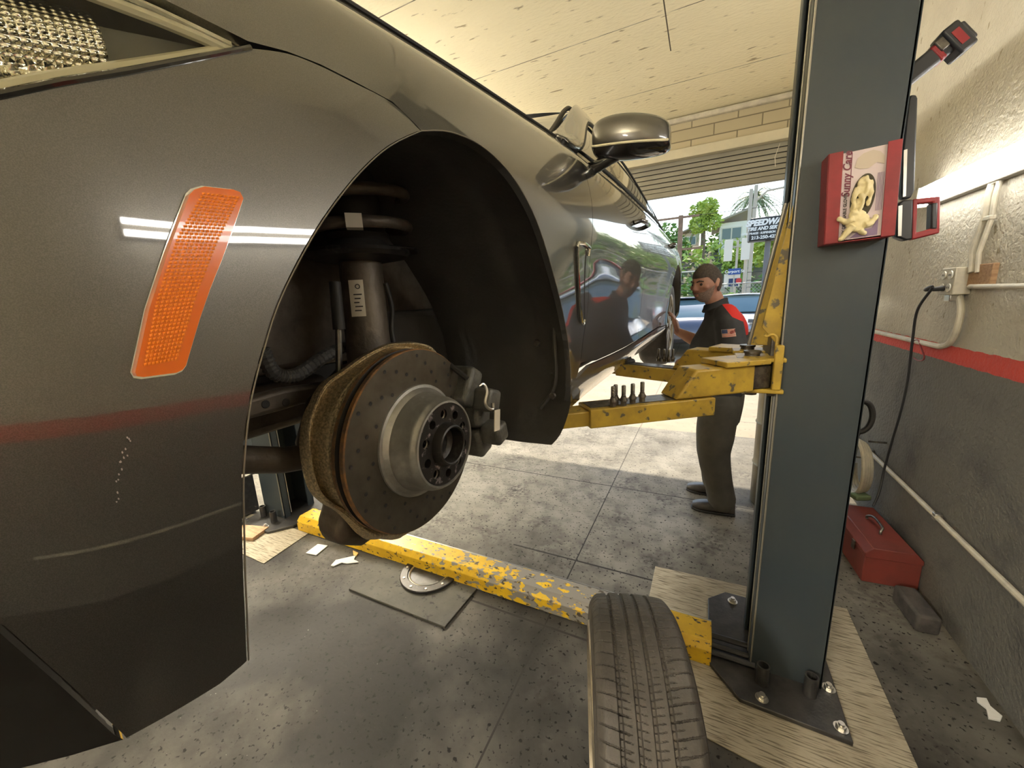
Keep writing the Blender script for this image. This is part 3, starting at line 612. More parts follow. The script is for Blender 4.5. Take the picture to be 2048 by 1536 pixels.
# ---------------------------------------------------------------- tools held to the column's right side
c = thing('cordless_light', 'black and dark red cordless tool with a battery pack sticking out from the upper column', 'power tool', (.52, 1.74, 2.13))
a = ony(1822, 150, 1.74); b2 = ony(1895, 92, 1.74); dv = (b2-a).normalized(); up_ = Vector((-dv.z, 0, dv.x))
Rt = Matrix((dv, Vector((0, 1, 0)), up_)).transposed()
MB().box((a+b2)/2-c.location-dv*.02, ((b2-a).length+.05, .05, .048), Rt).build('handle', M['blackp'], c, bevel=.008, seg=3)
MB().box((a*.35+b2*.65)-c.location, (.018, .053, .050), Rt).build('red_band', M['redp'], c, bevel=.006)
k = ony(1906, 86, 1.74); MB().box(k-c.location, (.040, .075, .085), Rt).box(k-c.location+dv*.024, (.012, .06, .06), Rt).build('battery', M['blackp'], c, bevel=.006)
MB().box(k-c.location+Vector((0, -.038, 0)), (.018, .002, .045), Rt).build('battery_label', M['redp'], c)
MB().box(k-c.location-dv*.025+up_*.015, (.03, .06, .035), Rt).build('battery_foot', M['darksteel'], c, bevel=.004)
c = thing('inspection_light', 'long black folding inspection light with a red loop handle on the side of the column', 'work light', (.56, 1.66, 1.85))
Yk = 1.66
def tp(*pts, dy=.03, y=Yk): return [ony(x, yy, y)-c.location for x, yy in pts]
MB().prism(tp((1817, 200), (1822, 189), (1833, 189), (1836, 196), (1830, 380), (1822, 396), (1806, 398), (1803, 385), (1806, 300)), (0, .03, 0)).build('light_bar', M['blackp'], c, bevel=.004)
MB().prism(tp((1808, 300), (1815, 298), (1812, 392), (1806, 394), y=Yk-.003), (0, .004, 0)).build('lens', M['steel'], c)
MB().prism(tp((1796, 408), (1806, 400), (1828, 398), (1826, 478), (1812, 481), (1794, 474)), (0, .04, 0)).build('head', M['blackp'], c, bevel=.005)
MB().prism(tp((1797, 412), (1805, 410), (1803, 472), (1796, 472), y=Yk-.003), (0, .004, 0)).build('head_lens', M['steel'], c)
mb = MB()
fr = tp((1826, 398), (1882, 392), (1880, 466), (1824, 480)); inn = tp((1836, 407), (1866, 404), (1863, 457), (1833, 465))
vs = fr+inn; vs2 = [v_+Vector((0, .03, 0)) for v_ in vs]
fs = []
for i in range(4):
    j = (i+1) % 4; fs += [[i, j, 4+j, 4+i], [8+i, 12+i, 12+j, 8+j], [i, 8+i, 8+j, j], [4+i, 4+j, 12+j, 12+i]]
mb.add(vs+vs2, fs); mb.build('loop_handle', M['redp'], c, bevel=.004)
MB().prism(tp((1864, 406), (1877, 404), (1875, 458), (1862, 458), y=Yk-.002), (0, .034, 0)).build('rubber_grip', M['blackp'], c, bevel=.004)
# brackets that hold them to the column
TH=math.radians(1.6); AX=(-.3,.54)
ST=[-.95,-.8,-.65,-.5,-.35,0,.4,.7,1.2,1.9,2.5,2.97,3.4,3.9,4.15]
TAB=np.array([
 [(-.75,1.33),(-.74,1.38),(-.73,1.45),(-.73,1.52),(-.73,1.59),(-.74,1.65),(-.75,1.70),(-.78,1.75),(-.84,1.78)],
 [(-.28,1.32),(-.26,1.37),(-.25,1.44),(-.25,1.52),(-.25,1.60),(-.26,1.665),(-.28,1.72),(-.31,1.775),(-.37,1.81)],
 [(-.125,1.275),(-.098,1.355),(-.083,1.44),(-.08,1.525),(-.083,1.61),(-.095,1.68),(-.115,1.735),(-.145,1.795),(-.20,1.84)],
 [(-.05,1.25),(-.027,1.345),(-.013,1.44),(-.01,1.53),(-.013,1.62),(-.025,1.69),(-.045,1.75),(-.07,1.81),(-.12,1.865)],
 [(-.045,1.238),(-.014,1.335),(-.001,1.44),(0,1.54),(-.003,1.63),(-.014,1.71),(-.032,1.775),(-.058,1.835),(-.105,1.885)],
 [(-.035,1.235),(-.008,1.33),(0,1.45),(0,1.55),(0,1.66),(-.004,1.75),(-.024,1.82),(-.055,1.88),(-.10,1.925)],
 [(-.04,1.24),(-.015,1.32),(-.016,1.42),(-.018,1.53),(-.012,1.64),(-.003,1.745),(-.018,1.83),(-.052,1.91),(-.10,1.965)],
 [(-.07,1.225),(-.028,1.30),(-.034,1.40),(-.034,1.50),(-.022,1.62),(-.002,1.74),(-.012,1.83),(-.05,1.93),(-.10,1.99)],
 [(-.08,1.22),(-.032,1.29),(-.036,1.38),(-.030,1.49),(-.016,1.62),(0,1.745),(-.012,1.84),(-.05,1.94),(-.095,2.01)],
 [(-.08,1.22),(-.032,1.29),(-.034,1.38),(-.027,1.49),(-.013,1.62),(.003,1.75),(-.008,1.85),(-.045,1.95),(-.09,2.02)],
 [(-.07,1.23),(-.022,1.30),(-.024,1.39),(-.016,1.50),(-.004,1.63),(.010,1.755),(-.004,1.86),(-.045,1.96),(-.095,2.03)],
 [(-.03,1.27),(0,1.34),(.004,1.43),(.008,1.54),(.012,1.65),(.014,1.765),(-.004,1.87),(-.055,1.97),(-.12,2.04)],
 [(-.05,1.29),(-.01,1.36),(0,1.44),(.003,1.54),(.004,1.65),(.002,1.765),(-.02,1.87),(-.08,1.98),(-.16,2.05)],
 [(-.20,1.32),(-.16,1.38),(-.14,1.46),(-.13,1.55),(-.13,1.66),(-.14,1.77),(-.17,1.88),(-.22,1.99),(-.30,2.05)],
 [(-.75,1.34),(-.72,1.40),(-.70,1.47),(-.70,1.56),(-.70,1.67),(-.71,1.78),(-.73,1.89),(-.76,1.99),(-.80,2.04)]],float)
def _pc(x,xs,Y):
    x=min(max(x,xs[0]),xs[-1]); i=min(max(int(np.searchsorted(xs,x))-1,0),len(xs)-2)
    h=xs[i+1]-xs[i]; t=(x-xs[i])/h
    def m(k):
        if k==0: return (Y[1]-Y[0])/(xs[1]-xs[0])
        if k==len(xs)-1: return (Y[-1]-Y[-2])/(xs[-1]-xs[-2])
        return (Y[k+1]-Y[k-1])/(xs[k+1]-xs[k-1])
    t2,t3=t*t,t*t*t
    return (2*t3-3*t2+1)*Y[i]+(t3-2*t2+t)*h*m(i)+(-2*t3+3*t2)*Y[i+1]+(t3-t2)*h*m(i+1)
SS=list(range(9))
def surf(v,s):
    s=min(max(s,0.),8.)
    u,z=_pc(s,SS,_pc(v,ST,TAB)); return (u,v,z)
def wl(p): # car local (u,v,z) -> world
    c,s=math.cos(TH),math.sin(TH); return (AX[0]+p[0]*c+p[1]*s, AX[1]-p[0]*s+p[1]*c, p[2])
# ---------------------------------------------------------------- the car on the lift
# local axes: x outboard of the left flank, y rearward from the front axle, z world height
car = thing('car', 'dark metallic grey sedan raised on the lift with its front left wheel off', 'car', (AX[0], AX[1], 0), -TH)
SSC = .09
def snorm(v, s):
    e = .004; a = np.array(surf(v+e, s))-np.array(surf(v-e, s)); s2 = min(s+e*8, 8); s1 = max(s-e*8, 0)
    b = np.array(surf(v, s2))-np.array(surf(v, s1)); n = np.cross(a, b); n /= (np.linalg.norm(n)+1e-12)
    return n if n[0] > 0 or abs(n[0]) < .2 and n[2] > 0 else -n
def smooth_poly(P, closed, n):
    return [(p.x, p.y) for p in spline([(a, b, 0) for a, b in P], n, closed)]
def panel(name, poly, m, par=car, dv=.02, ds=.2, off=0.0, gap=.0014, flange=.014, mirror=False):
    P = [Vector((a, b*SSC)) for a, b in poly]
    # densify
    Q = []
    for i, p in enumerate(P):
        q = P[(i+1) % len(P)]; k = max(1, int((q-p).length/(dv*.8)))
        for j in range(k): Q.append(p.lerp(q, j/k))
    ar = sum(Q[i].x*Q[(i+1) % len(Q)].y-Q[(i+1) % len(Q)].x*Q[i].y for i in range(len(Q)))
    if ar < 0: Q = Q[::-1]
    if gap:
        R_ = []
        for i in range(len(Q)):
            t = (Q[(i+1) % len(Q)]-Q[i-1]); t = t.normalized() if t.length > 1e-9 else Vector((1, 0)); R_.append(Q[i]+Vector((-t.y, t.x))*gap)
        Q = R_
    nb = len(Q)
    def inside(x, y):
        c = False; j = nb-1
        for i in range(nb):
            if (Q[i].y > y) != (Q[j].y > y) and x < (Q[j].x-Q[i].x)*(y-Q[i].y)/(Q[j].y-Q[i].y)+Q[i].x: c = not c
            j = i
        return c
    xs = [q.x for q in Q]; ys = [q.y for q in Q]; V = list(Q)
    QA = np.array([[q.x, q.y] for q in Q]); x = min(xs)
    while x < max(xs):
        y = min(ys)
        while y < max(ys):
            if inside(x, y) and np.min(np.hypot(QA[:, 0]-x, QA[:, 1]-y)) > .45*dv: V.append(Vector((x, y)))
            y += ds*SSC
        x += dv
    r = geometry.delaunay_2d_cdt(V, [(i, (i+1) % nb) for i in range(nb)], [list(range(nb))], 1, 1e-7)
    vo, fo = r[0], r[2]
    vs, ns = [], []
    for p in vo:
        v_, s_ = p.x, p.y/SSC; n = snorm(v_, s_); w_ = np.array(surf(v_, s_))+n*off
        vs.append(w_); ns.append(n)
    nv0 = len(vs); fs = [list(f) for f in fo if len(f) > 2]
    out = []
    for f in fs:
        a, b, c_ = (vs[i] for i in f[:3]); n = np.cross(b-a, c_-a)
        out.append(f if np.dot(n, ns[f[0]]) > 0 else f[::-1])
    fs = out
    # return flange round the edge
    from collections import Counter
    ec = Counter()
    for f in fs:
        for i in range(len(f)): ec[tuple(sorted((f[i], f[(i+1) % len(f)])))] += 1
    ed = [(f[i], f[(i+1) % len(f)]) for f in fs for i in range(len(f)) if ec[tuple(sorted((f[i], f[(i+1) % len(f)])))] == 1]
    for a, b in ed:
        k = len(vs); ia, ib = vs[a], vs[b]; na, nb_ = ns[a], ns[b]
        fn = np.cross(ib-ia, na); fn = fn/(np.linalg.norm(fn)+1e-12)
        vs += [ia, ib, ib-nb_*flange, ia-na*flange]; ns += [fn]*4; fs.append([k+1, k, k+3, k+2])
    me = bpy.data.meshes.new(name)
    sg = 1
    me.from_pydata([(-1.9-p[0] if mirror else p[0], p[1], p[2]) for p in vs], [], [f[::-1] if mirror else f for f in fs]); me.materials.append(m)
    for p in me.polygons: p.use_smooth = True
    me.normals_split_custom_set_from_vertices([(-n[0] if mirror else n[0], n[1], n[2]) for n in ns])
    return link(bpy.data.objects.new(name, me), par)
archF = [(-.1251,5.185),(-.1837,4.834),(-.232,4.446),(-.2746,4.021),(-.3064,3.636),(-.3356,3.208),(-.3538,2.853),(-.3718,2.452),(-.3823,2.085),(-.3889,1.699),(-.3947,1.055),(-.3951,.506)]
archF = smooth_poly(archF, False, 4)+[(-.3942, .05)]
archR = [(-.1251,5.185),(-.0631,5.362),(.0095,5.367),(.0769,5.148),(.1325,4.829),(.2091,4.31),(.2829,3.674),(.3582,2.92),(.4021,2.017),(.4033,1.108)]
archR = smooth_poly(archR, False, 4)+[(.42, .5), (.45, .05)]
seam = [(-.3114,5.60),(-.2779,5.713),(-.2469,5.705),(-.2153,5.639),(-.1618,5.514),(-.1251,5.185)]
hl_low = [(-.3114,5.594),(-.3589,5.22),(-.3989,4.93),(-.4303,4.719),(-.454,4.539),(-.50,4.20),(-.60,3.75),(-.74,3.6)]
low = [(-.3981,.03),(-.4176,.005),(-.4482,.058),(-.4758,.104)]
lowseam = [(-.4758,.104),(-.4935,.874),(-.5078,1.466),(-.54,1.9),(-.62,2.1),(-.80,2.15),(-.94,2.15)]
BF = smooth_poly(seam, False, 4)+archF[1:]+low[0:]+lowseam[1:]+[(-.94,3.6)]+hl_low[::-1][0:-1]
bumper = panel('front_bumper', BF, M['paint'], dv=.008, ds=.09)
panel('bumper_lip', [(-.4758,.104),(-.4935,.874),(-.5078,1.466),(-.54,1.9),(-.62,2.1),(-.80,2.15),(-.94,2.15),(-.94,.6),(-.8,.55),(-.62,.5),(-.5239,.386),(-.4995,.232)], M['gloss_black'], dv=.012, ds=.12)
dseam = [(.66,8.0),(.64,7.2),(.60,6.296),(.575,5.28),(.575,4.675),(.60,3.826),(.615,3.085),(.555,2.211),(.51,1.6)]
ds_ = smooth_poly(dseam, False, 4)
gapU = [(-.3114,5.655),(-.3434,5.74),(-.3683,5.80),(-.42,5.86),(-.50,5.95),(-.62,6.1),(-.74,6.3)]
FE = [(-.1251,5.185)]+archR[1:-3]+[(.4033,1.05),(.46,1.25)]+ds_[::-1]+[(.4,8.0),(0,8.0),(-.3,8.0),(-.5,8.0),(-.74,8.0)]+gapU[::-1]+seam[1:-1]
fender = panel('front_fender', FE, M['paint'], dv=.010, ds=.11)
rk = panel('rocker_panel', archR[-4:-1]+[(.45,.05),(.8,.02),(1.5,.02),(2.2,.02),(2.5,.05),(2.54,.6),(2.52,1.25),(2.2,1.50),(1.2,1.45),(.62,1.45),(.46,1.22)], M['paint'], dv=.02, ds=.12)
rad = lambda vv: (2.97-.40*math.cos(vv), 3.2)
def rarch():
    out = []
    for i in range(13):
        a = PI*i/12; out.append((2.97-.385*math.cos(a), 1.25+math.sin(a)*3.85+.0))
    return out
RA = rarch()
fd = ds_+[(.8,1.5),(1.2,1.5),(1.50,1.52)]+[(1.52,3),(1.50,5),(1.47,6.5),(1.45,8.0)]
panel('front_door', ds_+[(.7,1.48),(1.2,1.5),(1.50,1.52),(1.52,3),(1.50,5),(1.47,6.5),(1.45,8.0)], M['paint'], dv=.016, ds=.16)
panel('rear_door', [(1.45,8.0),(1.47,6.5),(1.50,5),(1.52,3),(1.50,1.52),(2.2,1.55),(2.50,1.30)]+[(2.545,2.2),(2.58,3.2),(2.66,4.3),(2.78,5.1),(2.80,6.4),(2.78,8.0)], M['paint'], dv=.02, ds=.2)
panel('rear_quarter', [(2.78,8.0),(2.80,6.4),(2.78,5.1),(2.66,4.3),(2.58,3.2),(2.545,2.2),(2.53,1.28),(2.585,1.25)]+RA[1:]+[(3.4,.5),(3.9,.4),(4.12,.5),(4.12,8.0),(3.4,8.0)], M['paint'], dv=.03, ds=.3)
# far flank, simpler
panel('far_flank', [(-.94,.6),(-.5,.2),(-.40,.1)]+[(-.395*math.cos(PI*i/10), .6+4.7*math.sin(PI*i/10)) for i in range(11)]+[(.5,.2),(2.5,.1)]+[(2.97-.385*math.cos(PI*i/10), 1.25+3.85*math.sin(PI*i/10)) for i in range(11)]+[(4.12,.5),(4.12,8),(-.94,8)], M['paint'], dv=.06, ds=.5, mirror=True)
# body across the car: hood, windscreen, roof, boot
def across(name, v0, v1, zf, m, nv=24, nu=28, uf=None, par=car, s_edge=8):
    def fn(a, b):
        v = v0+(v1-v0)*a; e = surf(v, s_edge); u0 = e[0] if uf is None else uf(v)[0]; z0 = e[2] if uf is None else uf(v)[1]
        t = b; u = u0+(-1.9-2*u0)*t; return (u, v, z0+zf(v)*(1-abs(2*t-1)**3.2))
    return MB().grid(fn, nv, nu).build(name, m, par, smooth=60)
RAIL = [(.62,-.13,1.985),(.85,-.175,2.12),(1.15,-.245,2.30),(1.40,-.305,2.405),(1.8,-.325,2.45),(2.4,-.325,2.45),(2.9,-.31,2.39),(3.35,-.26,2.26),(3.75,-.20,2.09)]
RX = [r[0] for r in RAIL]
def rail(v): return (float(np.interp(v, RX, [r[1] for r in RAIL])), float(np.interp(v, RX, [r[2] for r in RAIL])))
def rails(v):
    a = [rail(v+d) for d in (-.12, -.06, 0, .06, .12)]; return (sum(x[0] for x in a)/5, sum(x[1] for x in a)/5)
def hoodz(v): return .035+.02*max(0, min(1, (v+.8)/1.2))
hd = across('hood', -.92, .56, hoodz, M['paint'], 40, 40)
MB().tube([(surf(v, 8)[0]+.001, v, surf(v, 8)[2]+.002) for v in np.linspace(-.5, .56, 40)], .0025, 6).build('hood_gap', M['rubber'], hd)
across('cowl', .54, .66, lambda v: .03, M['liner'], 4, 20)
# windscreen between the pillars: from cowl line up to roof front edge
def ws(a, b):
    v = .60+.90*a; u0, z0 = rails(v); u0 -= .03; t = b; bow = .16*(1-(2*t-1)**2)*(1-a*.4)
    return (u0+(-1.9-2*u0)*t, v-bow, z0-.01-.0*a)
MB().grid(ws, 16, 20).build('windscreen', M['glass_dark'], car, smooth=60)
def roofs(a, b):
    v = 1.44+1.50*a; u0, z0 = rails(v); t = b; u0 -= .012
    return (u0+(-1.9-2*u0)*t, v-(.06*(1-(2*t-1)**2) if a < .05 else 0), z0+.055*(1-abs(2*t-1)**2.5))
MB().grid(roofs, 20, 24).build('roof', M['paint'], car, smooth=60)
def rws(a, b):
    v = 2.9+.8*a; u0, z0 = rails(v); u0 -= .03
    return (u0+(-1.9-2*u0)*b, v+.1*(1-(2*b-1)**2), z0+.03*(1-a))
MB().grid(rws, 12, 16).build('rear_window', M['glass_dark'], car, smooth=60)
across('boot_lid', 3.7, 4.12, lambda v: .03, M['paint'], 8, 16)
def endcap(name, v, m):
    mb = MB(); pts = [surf(v, s/4) for s in range(33)]
    mb.grid(lambda a, b: (pts[int(b*32+.5)][0]*(1-a)+(-1.9-pts[int(b*32+.5)][0])*a, v+(-1 if v < 0 else 1)*.12*(1-(2*a-1)**2), pts[int(b*32+.5)][2]), 12, 33); return mb.build(name, m, car, smooth=60)
endcap('grille_nose', -.94, M['gloss_black']); endcap('rear_bumper', 4.12, M['paint'])
# side glass and pillars
def side(a, b, off=0, v0=.66, v1=3.72, lo=0.0, hi=1.0):
    v = v0+(v1-v0)*a; u0, z0 = rails(v); e = surf(v, 8); t = lo+(hi-lo)*b
    return (e[0]+(u0-e[0])*t+.018*math.sin(PI*t)+off, v, e[2]+(z0-e[2])*t)
MB().grid(lambda a, b: side(a, b, -.012), 60, 10).build('side_glass', M['glass_dark'], car, smooth=60)
def band(name, lo_hi, v0, v1, off, m, n=50, w_=.01):
    mb = MB().grid(lambda a, b: side(a, b, off, v0, v1, *lo_hi), n, 4); o = mb.build(name, m, car, smooth=60)
    s_ = o.modifiers.new('t', 'SOLIDIFY'); s_.thickness = w_; s_.offset = -1; return o
# rail frame: pillar and roof edge follow the rail with constant width
def railband(name, w0, w1, off, m, v0=.60, v1=3.74, n=70):
    def fn(a, b):
        v = v0+(v1-v0)*a; u0, z0 = rails(v); e = surf(v, 8); h = max(1e-3, math.hypot(u0-e[0], z0-e[2]))
        t = 1-min(1, (w0+(w1-w0)*b)/h); return (e[0]+(u0-e[0])*t+.018*math.sin(PI*max(0, t))+off, v, e[2]+(z0-e[2])*t)
    o = MB().grid(fn, n, 5).build(name, m, car, smooth=60); s_ = o.modifiers.new('t', 'SOLIDIFY'); s_.thickness = .012; s_.offset = 0; return o
railband('roof_pillar', -.012, .075, .003, M['paint'])
railband('window_seal', .072, .086, .002, M['rubber'])
band('belt_moulding', (.0, .045), .74, 3.6, .004, M['rubber'])
for v in (1.46, 2.62): MB().grid(lambda a, b: side(a, b, -.002, v-.05, v+.05, 0, 1), 4, 8).build('door_pillar', M['gloss_black'], car)
MB().grid(lambda a, b: side(a, b, .0, .64, .80, 0, .9), 6, 8).build('mirror_sail', M['gloss_black'], car)
# front windscreen side trim
MB().tube([(rails(v)[0]-.035, v, rails(v)[1]+.008) for v in np.linspace(.62, 1.46, 24)], .009, 8).build('screen_trim', M['rubber'], car)
MB().tube([Vector(surf(a, b))+Vector((.0003, 0, 0)) for a, b in archF], .0007, 6).build('arch_lip', M['lip'], bumper)  # thin pale line paints the glint of the arch flange
MB().tube([Vector(surf(a, b))+Vector((.0003, 0, 0)) for a, b in archR[:-2]], .0009, 6).build('arch_lip', M['lip'], fender)
# headlight
HL = smooth_poly(hl_low, False, 3)+[(-.74,6.25),(-.62,6.05),(-.50,5.9),(-.42,5.82),(-.3683,5.74),(-.3434,5.68)]
head = panel('headlight', HL, M['clear'], dv=.012, ds=.12, off=-.002, flange=.02)
hb = panel('headlight_bezel', HL, M['gloss_black'], head, dv=.03, ds=.3, off=-.05, gap=.002, flange=.0)
M['reflector'] = mat('headlight_reflector', (.85, .82, .72), .10, 1.0)
def hp(v, s, d): p = np.array(surf(v, s)); return Vector(p-snorm(v, s)*d)
MB().grid(lambda a, b: hp(-.400-.30*a, 4.92+.75*b-.3*a-.25*(1-b)*a, .030-.014*math.sin(PI*b)-.0012*abs(math.sin(a*230)*math.sin(b*44))), 560, 90).build('upper_reflector', M['reflector'], head, smooth=60)
MB().grid(lambda a, b: hp(-.405-.28*a, 4.78+.26*b-2.4*a+1.6*a*b, .020+.004*abs(math.sin(a*120))-.006*math.sin(PI*b)), 260, 12).build('lower_reflector', M['reflector'], head, smooth=20)
MB().grid(lambda a, b: hp(-.335-.075*a, 5.2+.45*b-.15*a, .028), 10, 6).build('side_baffle', mat('bezel_olive', (.16, .15, .11), .4), head)
M['lightbar'] = mat('light_guide', (.72, .66, .46), .25, .1)
MB().tube([hp(v, s+.10, .012) for v, s in hl_low[:6]], .0035, 8).build('light_guide', M['lightbar'], head)
MB().tube([hp(v, s-.10, .012) for v, s in ((-.322,5.66),(-.3434,5.72),(-.3683,5.76),(-.42,5.82),(-.50,5.92))], .0045, 8).build('light_guide', M['lightbar'], head)
MB().tube([hp(v, s, .0) for v, s in hl_low[:7]], .0022, 8).build('lens_rim', M['gloss_black'], head)
# side marker
mk = [(-.3787,4.085),(-.3745,4.105),(-.3560,4.11),(-.3512,4.095),(-.3498,4.04),(-.3615,3.79),(-.3734,3.545),(-.3850,3.325),(-.3952,3.113),(-.4085,2.81),(-.4110,2.782),(-.4150,2.770),(-.4315,2.785),(-.4345,2.80),(-.4351,2.832),(-.4216,3.219),(-.4042,3.615),(-.3849,4.03),(-.3815,4.07)]
sm = panel('side_marker', mk, M['amber'], dv=.005, ds=.06, off=.0042, gap=.0006, flange=.005)
cx = -.393; cy = 3.44
panel('marker_rim', mk, M['chrome'], sm, dv=.006, ds=.08, off=.0010, gap=-.0008, flange=.003)
# prismatic reflector rows inside the marker
mb = MB()
for i in range(46):
    t = i/45; va = np.interp(t, [0, .35, .7, 1], [-.4300, -.4165, -.3985, -.3775]); vb = np.interp(t, [0, .35, .7, 1], [-.4125, -.3945, -.3735, -.3530]); s0 = 2.86+t*1.17
    for k in range(9):
        v0 = va+(vb-va)*(k+.1)/9; v1 = va+(vb-va)*(k+.9)/9; s1 = s0+.018
        p = [hp(v0, s0, -.0044), hp(v1, s0+.004, -.0044), hp(v1, s1+.004, -.0044), hp(v0, s1, -.0044)]; c_ = sum(p, Vector())/4+Vector((.0006, 0, 0))
        mb.add(p+[c_], [[0, 1, 4], [1, 2, 4], [2, 3, 4], [3, 0, 4]])
mb.build('prism_rows', M['amber_in'], sm, smooth=0, recalc=False)
# scuff on the bumper
mb = MB()
M['scuff'] = mat('paint_scuff', (.42, .36, .36), .7)
for i in range(16):
    t = i/15; v = -.4555+.012*t+.0008*random.uniform(-1, 1); s = 2.05+.40*t+.04*random.uniform(-1, 1); p = hp(v, s, -.0006)
    mb.prism([p+Vector((0, .0004*math.cos(a), .0008*math.sin(a)*random.uniform(.6, 1.4))) for a in (0, 1.3, 2.6, 3.9, 5.1)], (.0002, 0, 0))
mb.build('scuff_mark', M['scuff'], bumper, smooth=0)
# front fender air outlet
def FP(v, s, d=0.): return hp(v, s, -d)
MB().tube([FP(.445,4.35,.003),FP(.452,4.45,.004),FP(.50,4.50,.005),FP(.555,4.48,.004),FP(.556,4.30,.003)], .0045, 8).tube([FP(.447,4.4,.003),FP(.470,3.9,.003),FP(.505,3.2,.003),FP(.53,2.70,.003),FP(.552,2.66,.003),FP(.565,2.76,.003)], .0045, 8).build('vent_trim', M['chrome'], fender)
mb = MB().grid(lambda a, b: FP(.455+.085*a+.045*(1-b)*1.0, 2.75+1.65*b, .0015-.006*math.sin(PI*a)), 8, 20); mb.build('vent_slot', M['rubber'], fender)
# mirror
mir = MB()
mc = Vector((.055, .765, 2.008))
def mirr(a, b):
    q = 2*PI*a; ph = PI*b; x = math.cos(ph); r = math.sin(ph)**.38
    cq, sq = math.cos(q), math.sin(q); sy = .060*r*math.copysign(abs(cq)**.8, cq); sz = .060*r*math.copysign(abs(sq)**.75, sq)
    sx = -x*.112; sz *= (1.0+.10*x); 
    if math.sin(q) < 0: sz *= .92
    return (mc.x+sx, mc.y+sy+.02*abs(x)**2, mc.z+sz+.016*x)
o = MB().grid(mirr, 40, 28, closeu=True).build('side_mirror', M['paint'], car, smooth=60)
MB().grid(lambda a, b: tuple(Vector(mirr(.58+.34*a, .06+.88*b))+(Vector(mirr(.58+.34*a, .06+.88*b))-mc).normalized()*.0025), 12, 24).build('mirror_lower_shell', M['gloss_black'], o, smooth=60)
MB().tube([Vector(mirr(.56-.0*b, .08+.84*b))+Vector((0, -.002, -.004)) for b in np.linspace(0, 1, 24)], .0035, 8).build('turn_signal', M['lightbar'], o)
MB().tube(spline([(-.095, .80, 1.955), (-.06, .785, 1.952), (-.015, .775, 1.962), (.03, .77, 1.972)], 5), [.020, .020, .020, .020, .020, .019, .019, .019, .018, .018, .018, .017, .017, .017, .016, .016], 12).build('mirror_arm', M['gloss_black'], o, smooth=60)
# door handles
for v, s in ((1.33, 6.05), (2.58, 6.15)):
    MB().tube([FP(v-.11, s, .0), FP(v-.10, s, .028), FP(v, s+.02, .034), FP(v+.10, s+.05, .028), FP(v+.11, s+.05, .0)], .010, 10).build('door_handle', M['paint'], car, smooth=60)
# arch liner: shell following the opening, with a flap at the rear
lp = [(p[0], p[1]) for p in archF[::-1]+archR[1:-2]]
L3 = [Vector(surf(a, b)) for a, b in lp]+[Vector((-.012, .408, 1.29)), Vector((-.02, .405, 1.25)), Vector((-.03, .395, 1.215)), Vector((-.035, .370, 1.195)), Vector((-.04, .33, 1.188))]; ctr = Vector((0, 0, 1.37))
def liner(a, b):
    i = a*(len(L3)-1); k = min(int(i), len(L3)-2); p = L3[k].lerp(L3[k+1], i-k); d = Vector((0, p.y-ctr.y, p.z-ctr.z)).normalized()
    off = .012+.03*min(1, b*4)+.003*math.sin(b*14)*min(1, b*3); q = p+d*off; return (p.x-.006-.42*b, q.y, q.z)
MB().grid(liner, 140, 26).build('wheel_arch_liner', M['liner'], car, smooth=50)
# raised rib and studs on the liner
MB().tube(spline([(-.05, .40, 1.60), (-.06, .415, 1.45), (-.06, .41, 1.33), (-.10, .40, 1.26)], 6), .006, 8).build('liner_rib', M['liner'], car)
MB().lathe([(0, .006), (.008, .006), (.01, 0)], (-.10, .392, 1.44), (0, -1, 0), 12).build('liner_clip', M['darksteel'], car)
MB().lathe([(0, .006), (.008, .006), (.01, 0)], (-.06, .392, 1.30), (0, -1, 0), 12).build('liner_clip', M['darksteel'], car)
# inner apron wall and underbody
MB().box((-.50, .0, 1.70), (.04, 1.0, .55)).build('inner_apron', M['under'], car, bevel=.02)
MB().box((-.47, .33, 1.36), (.04, .44, .36)).build('wheelhouse_wall', M['liner'], car, bevel=.02)
MB().prism([(-.44, -.36, 1.40), (-.44, -.14, 1.42), (-.44, -.05, 1.60), (-.44, -.05, 1.75), (-.44, -.36, 1.75)], (-.12, 0, 0)).build('apron_panel', M['under'], car, bevel=.03, seg=4)
MB().box((-.98, -.1, 1.55), (.95, 1.25, .42)).build('engine_bay', M['rubber'], car, bevel=.05)
MB().box((-.95, 2.0, 1.33), (1.62, 3.0, .10)).build('floor_pan', M['under'], car, bevel=.02)
MB().box((-.95, -.70, 1.42), (1.5, .35, .20)).build('under_tray', M['liner'], car, bevel=.03)
MB().grid(lambda a, b: (-.08-.4*a, 3.37+.01*b, 1.3+.5*b), 4, 4).grid(lambda a, b: (-.04-.4*b, 2.97-.42*math.cos(PI*a), 1.37+.44*math.sin(PI*a)), 30, 6).build('rear_arch_liner', M['liner'], car)
# rear wheel
rw = MB(); RWC = (-.02, 2.97, 1.30)
rwo = MB().lathe([(.24, -.22), (.31, -.225), (.335, -.20), (.34, -.17), (.34, -.06), (.335, -.03), (.31, -.005), (.245, -.01), (.235, -.02), (.235, -.2)], RWC, (1, 0, 0), 56).build('rear_wheel', M['tire'], car, smooth=60)
sp = MB()
for i in range(10):
    a = 2*PI*i/10; d = Vector((0, math.cos(a), math.sin(a))); n = Vector((0, -math.sin(a), math.cos(a))); o_ = Vector(RWC)+Vector((-.02, 0, 0))
    sp.prism([o_+d*.04+n*.012, o_+d*.235+n*.016, o_+d*.235-n*.016, o_+d*.04-n*.012], (-.02, 0, 0))
sp.lathe([(0, 0), (.045, 0), (.05, -.03)], Vector(RWC)+Vector((-.012, 0, 0)), (1, 0, 0), 24).lathe([(.245, -.01), (.232, -.015), (.225, -.06), (.225, -.2)], RWC, (1, 0, 0), 48)
sp.build('wheel_spokes', M['rim'], rwo, bevel=.002)
